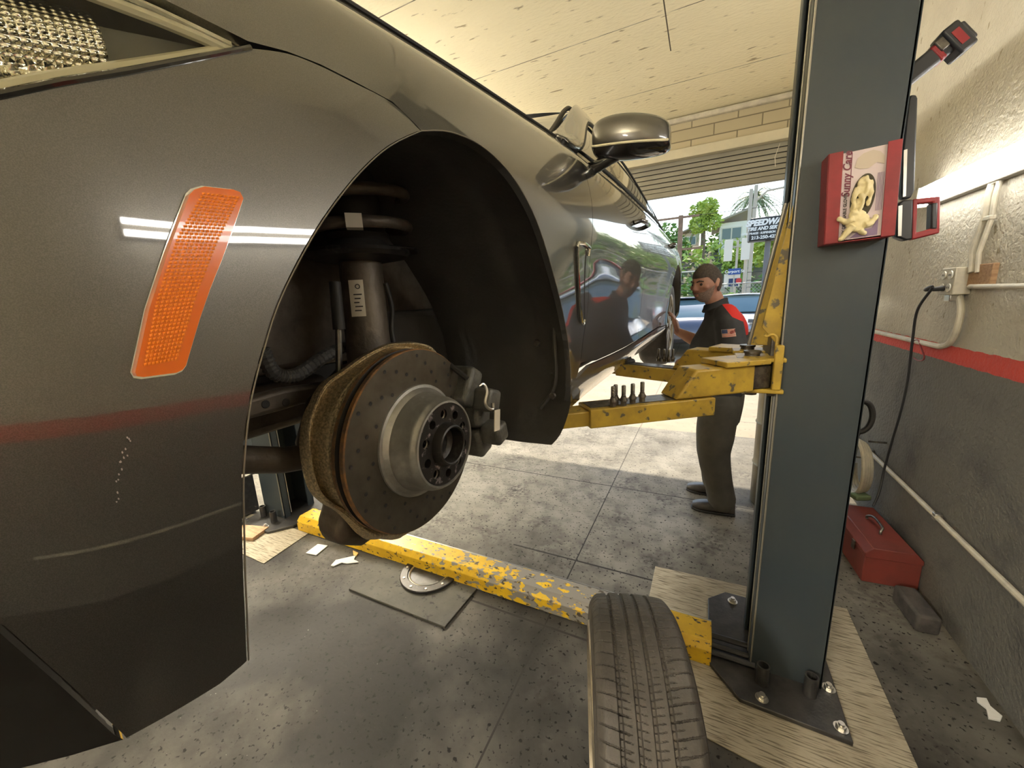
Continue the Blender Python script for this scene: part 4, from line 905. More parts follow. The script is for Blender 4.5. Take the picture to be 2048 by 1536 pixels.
# ---- front corner: rotor, hub, shield, caliper, strut (world numbers minus the car origin)
hub = Vector((-.163, -.012, 1.305)) 
rot = MB()
prof = [(.098, 0), (.168, 0), (.170, -.002), (.170, -.010), (.163, -.0115), (.163, -.0185), (.170, -.020), (.170, -.028), (.168, -.030), (.10, -.030)]
rot.lathe(prof, hub, (1, 0, 0), 96, mis=[0, 1, 1, 2, 2, 2, 1, 1, 0])
for i in range(48):
    a = 2*PI*i/48; k = i % 4; r = (.116, .130, .144, .156)[k] if k != 3 else .158
    c_ = hub+Vector((.0003, math.cos(a+.02*k)*r, math.sin(a+.02*k)*r))
    if True: rot.lathe([(0, .0), (.0022, .0001), (.0034, .0003)], c_, (1, 0, 0), 10, mi=2)
rotor = rot.build('brake_rotor', [M['rotor'], M['rust'], M['rubber']], car, smooth=30)
for i in range(0):
    pass
hat = MB().lathe([(.105, 0), (.104, .003), (.099, .004), (.096, .008), (.092, .012), (.091, .018), (.087, .024), (.085, .046), (.083, .052), (.0795, .056), (.0785, .060), (.075, .0605), (.074, .055)], hub, (1, 0, 0), 96).build('rotor_hat', M['hat'], rotor, smooth=30)
# hub face with ten holes
def face_disc(ro, ri, holes, hr, x, m, name, par, th=.02, n=120):
    V = [Vector((ro*math.cos(2*PI*i/n), ro*math.sin(2*PI*i/n))) for i in range(n)]; E_ = [(i, (i+1) % n) for i in range(n)]
    loops = [(0, n)]
    def ring(cx, cy, r, k):
        b = len(V); V.extend(Vector((cx+r*math.cos(2*PI*i/k), cy+r*math.sin(2*PI*i/k))) for i in range(k)); E_.extend((b+i, b+(i+1) % k) for i in range(k)); loops.append((b, k))
    ring(0, 0, ri, 48)
    for h in holes: ring(h[0], h[1], h[2], 20)
    r = geometry.delaunay_2d_cdt(V, E_, [], 1, 1e-7); tri = []
    for f in r[2]:
        c_ = sum((r[0][i] for i in f), Vector((0, 0)))/len(f)
        if c_.length > ro-1e-5 or c_.length < ri or any((c_-Vector(h[:2])).length < h[2] for h in holes): continue
        tri.append(list(f))
    mb = MB(); mb.add([(x, p.x, p.y) for p in r[0]], tri)
    for b, k in loops:
        mb.add([(x, V[b+i].x, V[b+i].y) for i in range(k)]+[(x-th, V[b+i].x, V[b+i].y) for i in range(k)], [[i, (i+1) % k, k+(i+1) % k, k+i] for i in range(k)])
    mb.v = [(a+hub.x, b+hub.y, c_+hub.z) for a, b, c_ in mb.v]
    return mb.build(name, m, par, smooth=30, recalc=True)
holes = [(.0555*math.cos(2*PI*i/10+.3), .0555*math.sin(2*PI*i/10+.3), .0088 if i % 2 == 0 else .0082) for i in range(10)]
hf = face_disc(.0735, .034, holes, 0, .0585, M['hubscr'], 'hub_face', rotor)
MB().lathe([(0, .0), (.072, .0)], hub+Vector((.0405, 0, 0)), (1, 0, 0), 40).build('hub_back', M['rubber'], hf)
for i, h in enumerate(holes):
    if i % 2 == 0: MB().lathe([(.0066, 0), (.0075, .001), (.0088, .0012)], hub+Vector((.0535, h[0], h[1])), (1, 0, 0), 16).build('bolt_hole', M['darksteel'], hf)
MB().lathe([(.0405, .0585), (.040, .064), (.036, .074), (.0335, .0755), (.0315, .074), (.0305, .050), (.024, .046), (.0225, .044), (.012, .043), (.008, .052), (.0, .053)], hub, (1, 0, 0), 48).build('centre_boss', M['black_steel'], rotor, smooth=30)
# dust shield
so = [(.70,1.425),(.68,1.45),(.656,1.468),(.62,1.478),(.589,1.482),(.56,1.483),(.535,1.481),(.505,1.473),(.485,1.466),(.45,1.45),(.413,1.436),(.395,1.42),(.385,1.406),(.370,1.388),(.360,1.365),(.353,1.343),(.349,1.312),(.351,1.273),(.365,1.244),(.385,1.22),(.405,1.185),(.415,1.165),(.426,1.148),(.445,1.125),(.474,1.107),(.50,1.088),(.525,1.074),(.57,1.075),(.61,1.09)]
so = spline([(0, a-.54, b) for a, b in so], 4)
def shd(a, b):
    i = a*(len(so)-1); k = min(int(i), len(so)-2); p = so[k].lerp(so[k+1], i-k); d = Vector((0, p.y-hub.y, p.z-hub.z)); R0 = d.length; d.normalize()
    x = -.238+.03*b+.015*math.sin(b*PI*2.6+.6+1.5*math.sin(a*5))*math.sin(PI*min(1, b*1.02))
    if b < .08: x -= .012*(1-b/.08)
    r = R0+(.158-R0)*b; return (x+.01*math.sin(a*11)*(1-b), hub.y+d.y*r, hub.z+d.z*r)
o = MB().grid(shd, 130, 40).build('dust_shield', M['shield'], car, smooth=60)
m_ = o.modifiers.new('t', 'SOLIDIFY'); m_.thickness = .003
MB().prism([(-.26, a-.54, b) for a, b in ((.62,1.44),(.50,1.45),(.42,1.40),(.385,1.33),(.39,1.26),(.42,1.20),(.40,1.165),(.405,1.13),(.45,1.10),(.50,1.10),(.56,1.16),(.62,1.2))], (-.07, 0, 0)).build('knuckle', M['under'], car, bevel=.02, seg=4)
# caliper
cal = MB().box((-.175, .135, 1.375), (.085, .05, .085), Matrix.Rotation(math.radians(-30), 3, 'X')).box((-.175, .165, 1.315), (.09, .055, .075), Matrix.Rotation(math.radians(-10), 3, 'X')).box((-.175, .165, 1.245), (.085, .05, .07), Matrix.Rotation(math.radians(16), 3, 'X')).build('brake_caliper', M['caliper'], car, bevel=.011, seg=3)
MB().box((-.115, .150, 1.345), (.045, .05, .05), Matrix.Rotation(math.radians(-20), 3, 'X')).box((-.11, .165, 1.268), (.05, .045, .045), Matrix.Rotation(math.radians(14), 3, 'X')).build('caliper_bridge', M['caliper'], cal, bevel=.009, seg=3)
MB().tube(spline([(-.105, .108, 1.385), (-.10, .118, 1.388), (-.095, .122, 1.372), (-.095, .112, 1.352), (-.093, .118, 1.338), (-.09, .132, 1.332), (-.09, .135, 1.345)], 5), .0032, 8).build('spring_clip', M['steel'], cal)
MB().box((-.087, .142, 1.305), (.002, .022, .045), Matrix.Rotation(math.radians(-8), 3, 'X')).build('caliper_label', M['tag'], cal)
MB().tube([(-.13, .105, 1.40), (-.17, .10, 1.43), (-.26, .09, 1.45)], .006, 8).build('sensor_lead', M['rubber'], cal)
# strut, spring, boot
sx = -.60-AX[0]-.045; sy = .593-AX[1]
top = Vector((sx, sy+.008, 1.643)); bot = Vector((sx+.02, sy-.02, 1.36))
st = MB().tube([bot, bot.lerp(top, .5), top], [.046, .044, .042], 32).build('strut', M['under'], car, smooth=50)
MB().lathe([(0, 0), (.05, 0), (.095, .008), (.102, .016), (.100, .022), (.06, .022), (0, .022)], top, (0, 0, 1), 48).build('spring_seat', M['black_steel'], st)
MB().prism([top+Vector((.05, .03, .028)), top+Vector((.07, .09, .028)), top+Vector((.045, .135, .022)), top+Vector((.0, .125, .026)), top+Vector((-.0, .05, .028))], (0, 0, .006)).build('seat_tab', M['black_steel'], st, bevel=.004)
MB().lathe([(.058, .02), (.064, .03), (.056, .04), (.064, .052), (.055, .062), (.06, .075), (.05, .085), (.045, .2), (0, .2)], top, (0, 0, 1), 32).build('bump_boot', M['rubber'], st)
KA = [-3.6, -2.9, -2.4, -1.9, -1.3, -.6, .3, 1.2, 2.4, 6.0, 10.0]; KZ = [.016, .020, .036, .050, .058, .062, .066, .070, .085, .120, .16]
P = [top+Vector((math.cos(a)*.102, math.sin(a)*.102, float(np.interp(a, KA, KZ)))) for a in np.linspace(-3.6, 8.5, 110)]
P = [P[0]]+[(P[i-1]+P[i]*2+P[i+1])/4 for i in range(1, len(P)-1)]+[P[-1]]
MB().tube(P, .0110, 10).build('coil_spring', M['under'], st, smooth=60)
a = 5.2; MB().box(top+Vector((math.cos(-.75)*.103, math.sin(-.75)*.103, .060)), (.026, .028, .024), rotz(-.75)).build('spring_tag', M['tag'], st)
lb = MB().grid(lambda a, b: tuple(bot.lerp(top, .62+.25*b)+Vector((math.cos(-1.35+.65*a)*.0445, math.sin(-1.35+.65*a)*.0445, 0))), 6, 4).build('strut_label', M['tag'], st, recalc=False)
def lbp(a, b, d=.0006): return bot.lerp(top, .62+.25*b)+Vector((math.cos(-1.35+.65*a)*(.0447+d), math.sin(-1.35+.65*a)*(.0447+d), 0))
c0 = lbp(.62, .82); 
MB().lathe([(.0032, 0), (.0048, .0002), (.0048, -.0004), (.0032, -.0004)], c0, (math.cos(-.95), math.sin(-.95), 0), 20).build('label_emblem', M['tagtxt'], lb)
for j in range(5): MB().add([lbp(.3+.05*(j % 2), .62-.11*j), lbp(.85-.1*(j % 3), .62-.11*j), lbp(.85-.1*(j % 3), .585-.11*j), lbp(.3+.05*(j % 2), .585-.11*j)], [[0, 1, 2, 3]]).build('label_print', M['tagtxt'], lb)
def cw(x, y, z): return Vector((x-AX[0], y-AX[1], z))
MB().tube([cw(-.60, .478, 1.43), cw(-.60, .492, 1.525)], .006, 10).build('stabiliser_link', M['darksteel'], car)
MB().tube([cw(-.60, .492, 1.515), cw(-.60, .497, 1.60)], [.011, .010], 12).build('link_boot', M['rubber'], car)
MB().tube(spline([cw(-.60, .62, 1.60), cw(-.60, .63, 1.55), cw(-.60, .622, 1.50), cw(-.58, .61, 1.44)], 6), .005, 8).build('brake_hose', M['rubber'], car)
P = spline([onx(515, 700, -.64), onx(540, 748, -.64), onx(585, 752, -.64), onx(640, 715, -.66), onx(690, 690, -.68)], 14); P = [p-Vector((AX[0], AX[1], 0)) for p in P]
MB().tube(P, [.011+(.0022 if i % 2 else 0) for i in range(len(P))], 10).build('corrugated_hose', M['liner'], car, smooth=20)
def armp(name, pts, h, d, m, y=None):
    P = [onx(*p)-Vector((AX[0], AX[1], 0)) for p in pts]; return MB().prism(P, (-d, 0, 0)).build(name, m, car, bevel=.008, seg=3)
o = armp('control_arm', [(470, 805, -.62), (560, 780, -.62), (660, 765, -.62), (665, 800, -.62), (600, 812, -.62), (560, 825, -.62), (470, 850, -.62)], 0, .03, M['under'])
for p in ((524, 812), (565, 808)):
    MB().lathe([(0, .001), (.006, .001), (.007, 0)], onx(p[0], p[1], -.62)-Vector((AX[0], AX[1], 0)), (1, 0, 0), 14).build('arm_hole', M['rubber'], o)
MB().tube([onx(450, 925, -.62)-Vector((AX[0], AX[1], 0)), onx(560, 925, -.62)-Vector((AX[0], AX[1], 0)), onx(680, 905, -.60)-Vector((AX[0], AX[1], 0))], .022, 14).build('lower_link', M['under'], car, smooth=60)
MB().tube([onx(580, 905, -.68)-Vector((AX[0], AX[1], 0)), onx(640, 960, -.64)-Vector((AX[0], AX[1], 0)), onx(670, 1000, -.60)-Vector((AX[0], AX[1], 0))], .016, 12).build('tie_rod', M['rubber'], car, smooth=60)
MB().box((-.62, -.16, 1.36), (.3, .40, .10)).build('subframe', M['under'], car, bevel=.02, seg=3)
# ---------------------------------------------------------------- loose tyre in the foreground
ty = thing('loose_wheel', 'wheel with a worn ribbed tyre standing on the floor in the foreground', 'wheel', (-.115, .905, .342), math.radians(17))
TW = .118
prof = []
def tread(n=360):
    grooves = (-.064, -.027, .010, .047)
    xs = []
    for i in range(69): xs.append(-TW+2*TW*i/68)
    R0 = .342
    def fn(a, b):
        x = -TW+2*TW*b; q = 2*PI*a; e = abs(x)/TW
        r = R0-.010*e**2-.022*max(0, (e-.80)/.20)**2
        for g in grooves:
            if abs(x-g) < .0042: r -= .006
        ph = (a*96) % 1.0
        if e > .42 and e < .97 and ((a*72+e*.9) % 1.0) < .10: r -= .0035
        if .05 < e <= .62:
            k = (a*150+x*14*(1 if x > 0 else -1)) % 1.0
            if k < .12 and abs((x/.037) % 1.0-.5) < .34: r -= .0025
        return (x, math.cos(q)*r, math.sin(q)*r)
    return MB().grid(fn, n, 81, closeu=True)
tread(1440).build('tread', M['tire'], ty, smooth=25)
sw = [(.312, -TW), (.300, -TW-.004), (.28, -TW-.006), (.262, -TW-.002), (.252, -TW+.006), (.245, -TW+.010)]
MB().lathe([(.3105, -TW-.0)]+sw, (0, 0, 0), (1, 0, 0), 96).build('sidewall', M['tire'], ty, smooth=60)
MB().lathe([(.3105, TW)]+[(r, -h) for r, h in sw], (0, 0, 0), (1, 0, 0), 96).build('sidewall', M['tire'], ty, smooth=60)
rim = MB().lathe([(.262, -TW-.001), (.258, -TW-.008), (.250, -TW-.010), (.246, -TW-.004), (.240, -TW+.004), (.238, -TW+.03), (.20, -TW+.06), (.20, TW-.06), (.238, TW-.03), (.246, TW), (.258, TW+.004)], (0, 0, 0), (1, 0, 0), 96).build('rim', M['rim'], ty, smooth=50)
sp = MB()
for i in range(7):
    a = 2*PI*i/7+.2; d = Vector((0, math.cos(a), math.sin(a))); n = Vector((0, -math.sin(a), math.cos(a))); o_ = Vector((-.07, 0, 0))
    sp.prism([o_+d*.05+n*.022, o_+d*.242+n*.03+Vector((-.02, 0, 0)), o_+d*.242-n*.03+Vector((-.02, 0, 0)), o_+d*.05-n*.022], (.03, 0, 0))
sp.lathe([(0, -.075), (.07, -.07), (.075, -.04)], (0, 0, 0), (1, 0, 0), 40); sp.build('spokes', M['rim'], ty, bevel=.004)
MB().box((-TW+.008, -.125, .204), (.028, .018, .004), Matrix.Rotation(math.radians(-32), 3, 'X')).build('balance_weight', M['steel'], rim, bevel=.001)
# ---------------------------------------------------------------- person
M['skin'] = mat('skin', (.42, .22, .15), .5, 0, (.36, .17, .12), 9, spec=.4)
M['hair'] = mat('short_hair', (.045, .032, .025), .8, 0, (.09, .07, .055), 120, bump=.4, bscale=300)
M['beard'] = mat('grey_beard', (.30, .215, .17), .85, 0, (.19, .13, .10), 160, bump=.3, bscale=300)
M['shirt'] = mat('work_shirt_black', (.028, .028, .030), .75, 0, (.045, .045, .047), 8, bump=.25, bscale=14)
M['shirtred'] = mat('work_shirt_red', (.55, .028, .022), .7, bump=.15, bscale=14)
M['trouser'] = mat('work_trousers', (.065, .060, .048), .8, 0, (.085, .078, .062), 6, bump=.35, bscale=11)
M['leather'] = mat('boot_leather', (.05, .045, .04), .35, 0, (.09, .08, .07), 10, bump=.1)
M['flagred'] = mat('patch_red', (.55, .10, .07), .7); M['flagw'] = mat('patch_cream', (.62, .55, .46), .7); M['flagb'] = mat('patch_blue', (.05, .07, .16), .7)
def limb(mb, pts, rad, n=20, flat=None):
    P = spline(pts, 6); k = len(pts); R_ = []
    for i in range(len(P)):
        t = i/6; a = min(int(t), k-1); b = min(a+1, k-1); f = t-a; f = f*f*(3-2*f); R_.append(rad[a]+(rad[b]-rad[a])*f)
    mb.tube(P, R_, n); mb.sphere(P[0], R_[0]*.98, 16, 8); mb.sphere(P[-1], R_[-1]*.98, 16, 8)
def remesh(o, vox, it=6, fac=.5):
    r = o.modifiers.new('r', 'REMESH'); r.mode = 'VOXEL'; r.voxel_size = vox; r.use_smooth_shade = True
    s_ = o.modifiers.new('s', 'SMOOTH'); s_.iterations = it; s_.factor = fac; return o
def loftz(mb, secs, n=28):
    """secs: (x, y, z, rx, ry) stacked ellipses, spline-joined"""
    A = spline([s[:3] for s in secs], 4); B = spline([(s[3], s[4], 0) for s in secs], 4); vs = []
    for p, q in zip(A, B):
        for j in range(n): a = 2*PI*j/n; vs.append((p.x+q.x*math.cos(a), p.y+q.y*math.sin(a), p.z))
    fs = [[i*n+j, i*n+(j+1) % n, (i+1)*n+(j+1) % n, (i+1)*n+j] for i in range(len(A)-1) for j in range(n)]+[list(range(n))[::-1], list(range((len(A)-1)*n, len(A)*n))]
    return mb.add(vs, fs)
PX, PY = .125, 2.90
man = thing('person', 'man in black and red work shirt standing behind the lift arms, hand on the car', 'person', (PX, PY, 0))
def W(x, y, z): return Vector((x-PX, y-PY, z))
HC = W(.005, 2.86, 1.602)                       # head centre
HR = rotz(math.radians(-118)) @ Matrix.Rotation(math.radians(12), 3, 'X')   # face looks towards the car, half turned to the camera
# local head axes: +y face forward, x right, z up
HR = rotz(math.radians(138)) @ Matrix.Rotation(math.radians(-10), 3, 'X')
def Hh(x, y, z): return HC+HR@Vector((x, y, z))
hv = []
def headmesh():
    mb = MB(); n, m_ = 48, 40
    def fn(a, b):
        q = 2*PI*a; ph = PI*b; z = math.cos(ph)*.118; r = math.sin(ph)
        x = r*math.sin(q)*.076; y = r*math.cos(q)*.096; f = max(0, math.cos(q))
        if z < -.01:                                     # jaw narrows below the cheeks
            k = min(1, (-z-.01)/.10); x *= 1-.22*k; y = y*(1-.10*k)+(.012*k if y > 0 else .018*k)
        if z > .02: y += -.004
        # brow, eye sockets, cheeks
        y += f**6*(.006*math.exp(-((z-.030)/.010)**2)-.010*math.exp(-((z-.010)/.012)**2)*(1 if abs(x) > .012 else .2)-.004*math.exp(-((z+.045)/.006)**2))
        y += .006*f**3*math.exp(-((z+.085)/.018)**2)
        return Hh(x, y, z)
    mb.grid(fn, n, m_, closeu=True); return mb
body = headmesh()
# nose, ears, lips as part of the one skin surface
body.add([Hh(*p) for p in ((-.006, .092, .022), (.006, .092, .022), (.016, .084, -.024), (-.016, .084, -.024), (0, .104, .012), (.0085, .112, -.018), (-.0085, .112, -.018), (0, .119, -.012))],
         [[0, 1, 4], [1, 2, 5], [1, 5, 4], [0, 4, 6], [0, 6, 3], [4, 5, 7], [4, 7, 6], [5, 2, 3, 6], [5, 6, 7], [0, 3, 2, 1]])
body.sphere(Hh(0, .103, -.018), .0125, 12, 8); body.sphere(Hh(.011, .096, -.022), .008, 10, 6); body.sphere(Hh(-.011, .096, -.022), .008, 10, 6)
for s in (-1, 1):
    body.sphere(Hh(s*.078, -.006, .002), (.008, .018, .030), 14, 10, rot=HR@Matrix.Rotation(.2, 3, 'X')); body.sphere(Hh(s*.082, -.013, .012), (.007, .013, .018), 12, 8, rot=HR)
    body.sphere(Hh(s*.045, .060, -.012), (.024, .022, .02), 12, 8, rot=HR)
body.sphere(Hh(0, .086, -.052), (.022, .012, .006), 12, 8, rot=HR); body.sphere(Hh(0, .085, -.062), (.019, .012, .006), 12, 8, rot=HR)
limb(body, [W(.10, 2.93, 1.38), W(.075, 2.915, 1.45), W(.045, 2.89, 1.52)], [.068, .058, .056])
loftz(body, [(W(.115, 2.95, .90).x, .05, .90, .13, .165), (-.01, .05, 1.05, .13, .15), (-.015, .05, 1.2, .12, .16), (-.01, .045, 1.30, .09, .15), (-.02, .03, 1.38, .06, .09)])
SHL = W(.135, 2.755, 1.385); ELL = W(.175, 2.70, 1.155); HAL = W(-.02, 2.735, 1.135)      # left arm, elbow bent
SHR = W(.09, 3.10, 1.385); ELR = W(.045, 3.06, 1.165); HAR = W(-.165, 3.095, 1.275)       # right arm reaches to the car
limb(body, [SHL, SHL.lerp(ELL, .5), ELL, ELL.lerp(HAL, .45), HAL], [.050, .048, .044, .045, .030])
limb(body, [SHR, SHR.lerp(ELR, .5), ELR, ELR.lerp(HAR, .45), HAR], [.050, .048, .044, .044, .029])
def hand(mb, w0, dirv, palm_n, s=1.0, curl=.5):
    d = Vector(dirv).normalized(); n = Vector(palm_n).normalized(); sd_ = d.cross(n).normalized()
    mb.box(w0+d*.045, (.082, .030, .086), Matrix((sd_, n, d)).transposed(), taper=1.0)
    mb.sphere(w0+d*.045, (.043, .019, .05), 14, 10, rot=Matrix((sd_, n, d)).transposed())
    for i, (o_, L_) in enumerate(((-.032, .066), (-.011, .076), (.011, .072), (.031, .056))):
        b = w0+d*.082+sd_*o_; c_ = curl*(1+.12*i); p1 = b+(d*math.cos(c_*.3)+n*math.sin(c_*.3))*L_*.45; p2 = p1+(d*math.cos(c_*.9)+n*math.sin(c_*.9))*L_*.32; p3 = p2+(d*math.cos(c_*1.4)+n*math.sin(c_*1.4))*L_*.25
        limb(mb, [b-d*.015, p1, p2, p3], [.0095, .0092, .0085, .0075], 10)
    b = w0+d*.02-sd_*.036; limb(mb, [b, b-sd_*.025+d*.025+n*.008, b-sd_*.034+d*.056+n*.016], [.013, .011, .009], 10)
hand(body, HAR, (-.25, .10, .9), (-1, .1, -.15), curl=.45)
hand(body, HAL, (-1, -.02, -.05), (0, -.2, -1), curl=.9)
for s in (-1, 1):
    limb(body, [W(.12, 2.95-s*.085, .92), W(.105, 2.955-s*.095, .5), W(.165 if s > 0 else .125, 2.99-s*.125, .14)], [.07, .045, .032])
bo_ = remesh(body.build('body', M['skin'], man), .0055, 3, .4)
eye = MB()
for s in (-1, 1):
    eye.sphere(Hh(s*.031, .074, .008), .0115, 12, 8)
eye.build('eyes', mat('eye_dark', (.05, .035, .03), .2), man)
br = MB()
for s in (-1, 1): br.tube([Hh(s*.014, .094, .026), Hh(s*.032, .089, .033), Hh(s*.050, .074, .026)], [.004, .005, .003], 8)
br.build('eyebrows', M['hair'], man)
# hair: cap over the skull with a hairline
def hcap(a, b):
    q = 2*PI*a; f = math.cos(q); line = 1.16 if f > .55 else (1.16+(.55-f)*1.0 if f > -.2 else 1.95+min(.35, (-.2-f)*.6))
    ph = line*b; r = math.sin(ph); k = .0045*min(1, (1-b)*6)+.0025; z = math.cos(ph)*(.118+k); x = r*math.sin(q)*(.076+k); y = r*math.cos(q)*(.096+k)
    if z < -.01: kk = min(1, (-z-.01)/.10); x *= 1-.22*kk
    return Hh(x, y-(.004 if z > .02 else 0), z)
MB().grid(hcap, 60, 22, closeu=True).build('hair', M['hair'], man, smooth=60)
def beard(a, b):
    q = (-1.45+2.9*a); z = -.040-.072*b-.0*abs(q)+.045*max(0, (abs(q)-.75))*(1-b)
    ph = math.acos(max(-1, min(1, z/.118))); r = math.sin(ph); x = r*math.sin(q)*.0775; y = r*math.cos(q)*.0985; k = min(1, max(0, (-z-.01)/.10)); x *= 1-.22*k; y = y*(1-.10*k)+.012*k
    y += .006*max(0, math.cos(q))**3*math.exp(-((z+.085)/.018)**2)
    return Hh(x*1.03, y*1.03+.001, z)
MB().grid(beard, 40, 14).build('beard', M['beard'], man, smooth=60)
# shirt: one shell over torso and upper arms
sh = MB()
loftz(sh, [(.0, .05, .86, .150, .185), (-.01, .05, .95, .162, .190), (-.03, .05, 1.08, .178, .195), (-.03, .05, 1.2, .170, .215), (-.005, .045, 1.31, .145, .225), (-.005, .04, 1.39, .112, .190), (-.03, .03, 1.45, .075, .110)], 36)
limb(sh, [SHL+Vector((-.01, .05, .012)), SHL.lerp(ELL, .25), SHL.lerp(ELL, .62), SHL.lerp(ELL, .93)], [.078, .082, .084, .080])
limb(sh, [SHR+Vector((-.01, -.05, .012)), SHR.lerp(ELR, .25), SHR.lerp(ELR, .62), SHR.lerp(ELR, .93)], [.078, .080, .080, .077])
shirt = remesh(sh.build('shirt', M['shirt'], man), .009, 5)
def _yoke(t, N, L):
    p = pos(t)      # red yoke: curved band over shoulder and down the back
    d = fmath(t, 'ADD', p[2], fmath(t, 'MULTIPLY', p[0], 1.35)); a = fmath(t, 'GREATER_THAN', d, 1.435)
    sl = fmath(t, 'MULTIPLY', fmath(t, 'LESS_THAN', p[1], -.145), fmath(t, 'LESS_THAN', fmath(t, 'ADD', p[2], fmath(t, 'MULTIPLY', p[0], .5)), 1.41))
    low = fmath(t, 'LESS_THAN', p[2], 1.27)
    return fmath(t, 'MULTIPLY', fmath(t, 'MULTIPLY', a, fmath(t, 'SUBTRACT', 1.0, sl)), fmath(t, 'SUBTRACT', 1.0, low))
overlay(M['shirt'], (.60, .022, .018), _yoke)
cuff = MB().lathe([(.0, 0), (.0, 0)], (0, 0, 0))
collar = MB()
for dz, rr_ in ((0, .062), (.016, .060), (-.016, .068)): collar.tube([W(.066, 2.912, 1.462)+Vector((rr_*math.cos(a), rr_*math.sin(a), dz+.022*math.cos(a))) for a in np.linspace(0, 2*PI*35/36, 36)], .012, 10, closed=True)
remesh(collar.build('collar', M['shirt'], shirt), .006, 3).data.materials[0] = mat('collar_black', (.03, .03, .032), .75)
# flag patch on the left sleeve
fax = (ELL-SHL).normalized(); fctr = SHL.lerp(ELL, .36)
def fpt(x, z, d):       # a point on the cloth-covered upper arm
    ang = x/.087-.12; side_ = Vector((math.sin(ang), -math.cos(ang), 0)); return fctr-fax*z*1.0+side_*(.0868+d)+Vector((0, 0, .10*x))
def fl(x0, x1, z0, z1, m, name, d=0, par=None):
    mb = MB(); n = 9; vs = [fpt(x0+(x1-x0)*i/n, z, dd) for dd in (d, d-.006) for z in (z0, z1) for i in range(n+1)]; k = n+1
    fs = [[i, i+1, k+i+1, k+i] for i in range(n)]+[[2*k+i, 3*k+i, 3*k+i+1, 2*k+i+1] for i in range(n)]+[[i, 2*k+i, 2*k+i+1, i+1] for i in range(n)]+[[k+i, k+i+1, 3*k+i+1, 3*k+i] for i in range(n)]+[[0, k, 3*k, 2*k], [n, 2*k+n, 3*k+n, k+n]]
    return mb.add(vs, fs).build(name, m, par or shirt)
fp_ = fl(-.038, .038, -.024, .024, M['flagw'], 'flag_patch')
for i in range(7): fl(-.036, .036, -.0225+i*.0069, -.0225+i*.0069+.0035, M['flagred'], 'flag_stripe', .0008)
fl(-.036, -.004, -.001, .0225, M['flagb'], 'flag_canton', .0014)
# trousers and belt
tr = MB()
loftz(tr, [(.01, .06, .66, .125, .165), (.01, .06, .78, .140, .175), (.005, .055, .88, .148, .182), (.0, .05, .95, .148, .180)], 32)
limb(tr, [W(.13, 2.865, .82), W(.115, 2.86, .60), W(.115, 2.865, .42), W(.155, 2.875, .22), W(.18, 2.875, .10)], [.125, .118, .102, .090, .092])
limb(tr, [W(.12, 3.03, .82), W(.10, 3.05, .60), W(.09, 3.07, .42), W(.12, 3.11, .22), W(.135, 3.12, .12)], [.118, .108, .092, .082, .082])
remesh(tr.build('trousers', M['trouser'], man), .011, 4)
def boot(cx, cy, rz, lift, name='boot'):
    R2 = rotz(rz); c_ = W(cx, cy, 0)
    def q(x, y, z): return c_+R2@Vector((x, y, z))+Vector((0, 0, lift))
    mb = MB(); secs = [(-.07, .036, .012, .10), (-.05, .040, .010, .125), (-.01, .043, .010, .125), (.03, .046, .010, .105), (.08, .050, .010, .082), (.13, .053, .010, .070), (.17, .049, .010, .060), (.20, .035, .012, .046)]
    n = 20; vs = []
    for x, hw, z0, z1 in secs:
        for j in range(n): a = 2*PI*j/n; vs.append(q(-x-.0, hw*math.copysign(abs(math.cos(a))**.7, math.cos(a)), (z0+z1)/2+(z1-z0)/2*math.copysign(abs(math.sin(a))**.7, math.sin(a))))
    mb.add(vs, [[i*n+j, i*n+(j+1) % n, (i+1)*n+(j+1) % n, (i+1)*n+j] for i in range(len(secs)-1) for j in range(n)]+[list(range(n))[::-1], list(range((len(secs)-1)*n, len(secs)*n))])
    o = mb.build(name, M['leather'], man, smooth=60)
    MB().prism([q(x, y, .001) for x, y in ((.075, -.034), (.075, .034), (0, .044), (-.10, .052), (-.17, .050), (-.205, .03), (-.21, 0), (-.205, -.03), (-.17, -.050), (-.10, -.052), (0, -.044))], (0, 0, .016)).build('sole', M['rubber'], o, bevel=.004)
    return o
boot(.195, 2.87, math.radians(-2), .002); boot(.15, 3.13, math.radians(-8), .002)
# ---------------------------------------------------------------- street outside
def leaf_cloud(mb, c_, r, n, ls, mi=0, rnd=random):
    for _ in range(n):
        d = Vector((rnd.gauss(0, 1), rnd.gauss(0, 1), rnd.gauss(0, 1))).normalized(); k = rnd.uniform(.35, 1)**.5
        p = Vector((c_[0]+d.x*r[0]*k, c_[1]+d.y*r[1]*k, c_[2]+d.z*r[2]*k)); a = Vector((rnd.uniform(-1, 1), rnd.uniform(-1, 1), rnd.uniform(-.6, .6))).normalized(); b = a.orthogonal().normalized()
        b = Matrix.Rotation(rnd.uniform(0, 6.28), 3, a)@b; s_ = ls*rnd.uniform(.6, 1.3); mb.add([p-a*s_, p+b*s_*.45, p+a*s_, p-b*s_*.45], [[0, 1, 2, 3]], mi)
def tree(name, label, base, h, r, n, ls, m, group=None, lobes=5, cat='tree'):
    rnd = random.Random(hash((round(base[0]*10), round(base[1]*10))) & 0xffff)
    t = thing(name, label, cat, base, 0, group)
    MB().tube([(0, 0, 0), (.05, 0, h*.4), (0, .05, h*.8)], [r*.10, r*.07, r*.03], 8).build('trunk', M['bark'], t)
    mb = MB()
    for i in range(lobes):
        a = 2*PI*i/lobes; leaf_cloud(mb, (math.cos(a)*r*.45, math.sin(a)*r*.45, h*.72+rnd.uniform(-.15, .2)*h), (r*.62, r*.62, r*.55), n//lobes, ls, 0, rnd)
    leaf_cloud(mb, (0, 0, h*.85), (r*.6, r*.6, r*.6), n//lobes, ls, 0, rnd)
    mb.build('foliage', m, t, smooth=0, recalc=False); return t
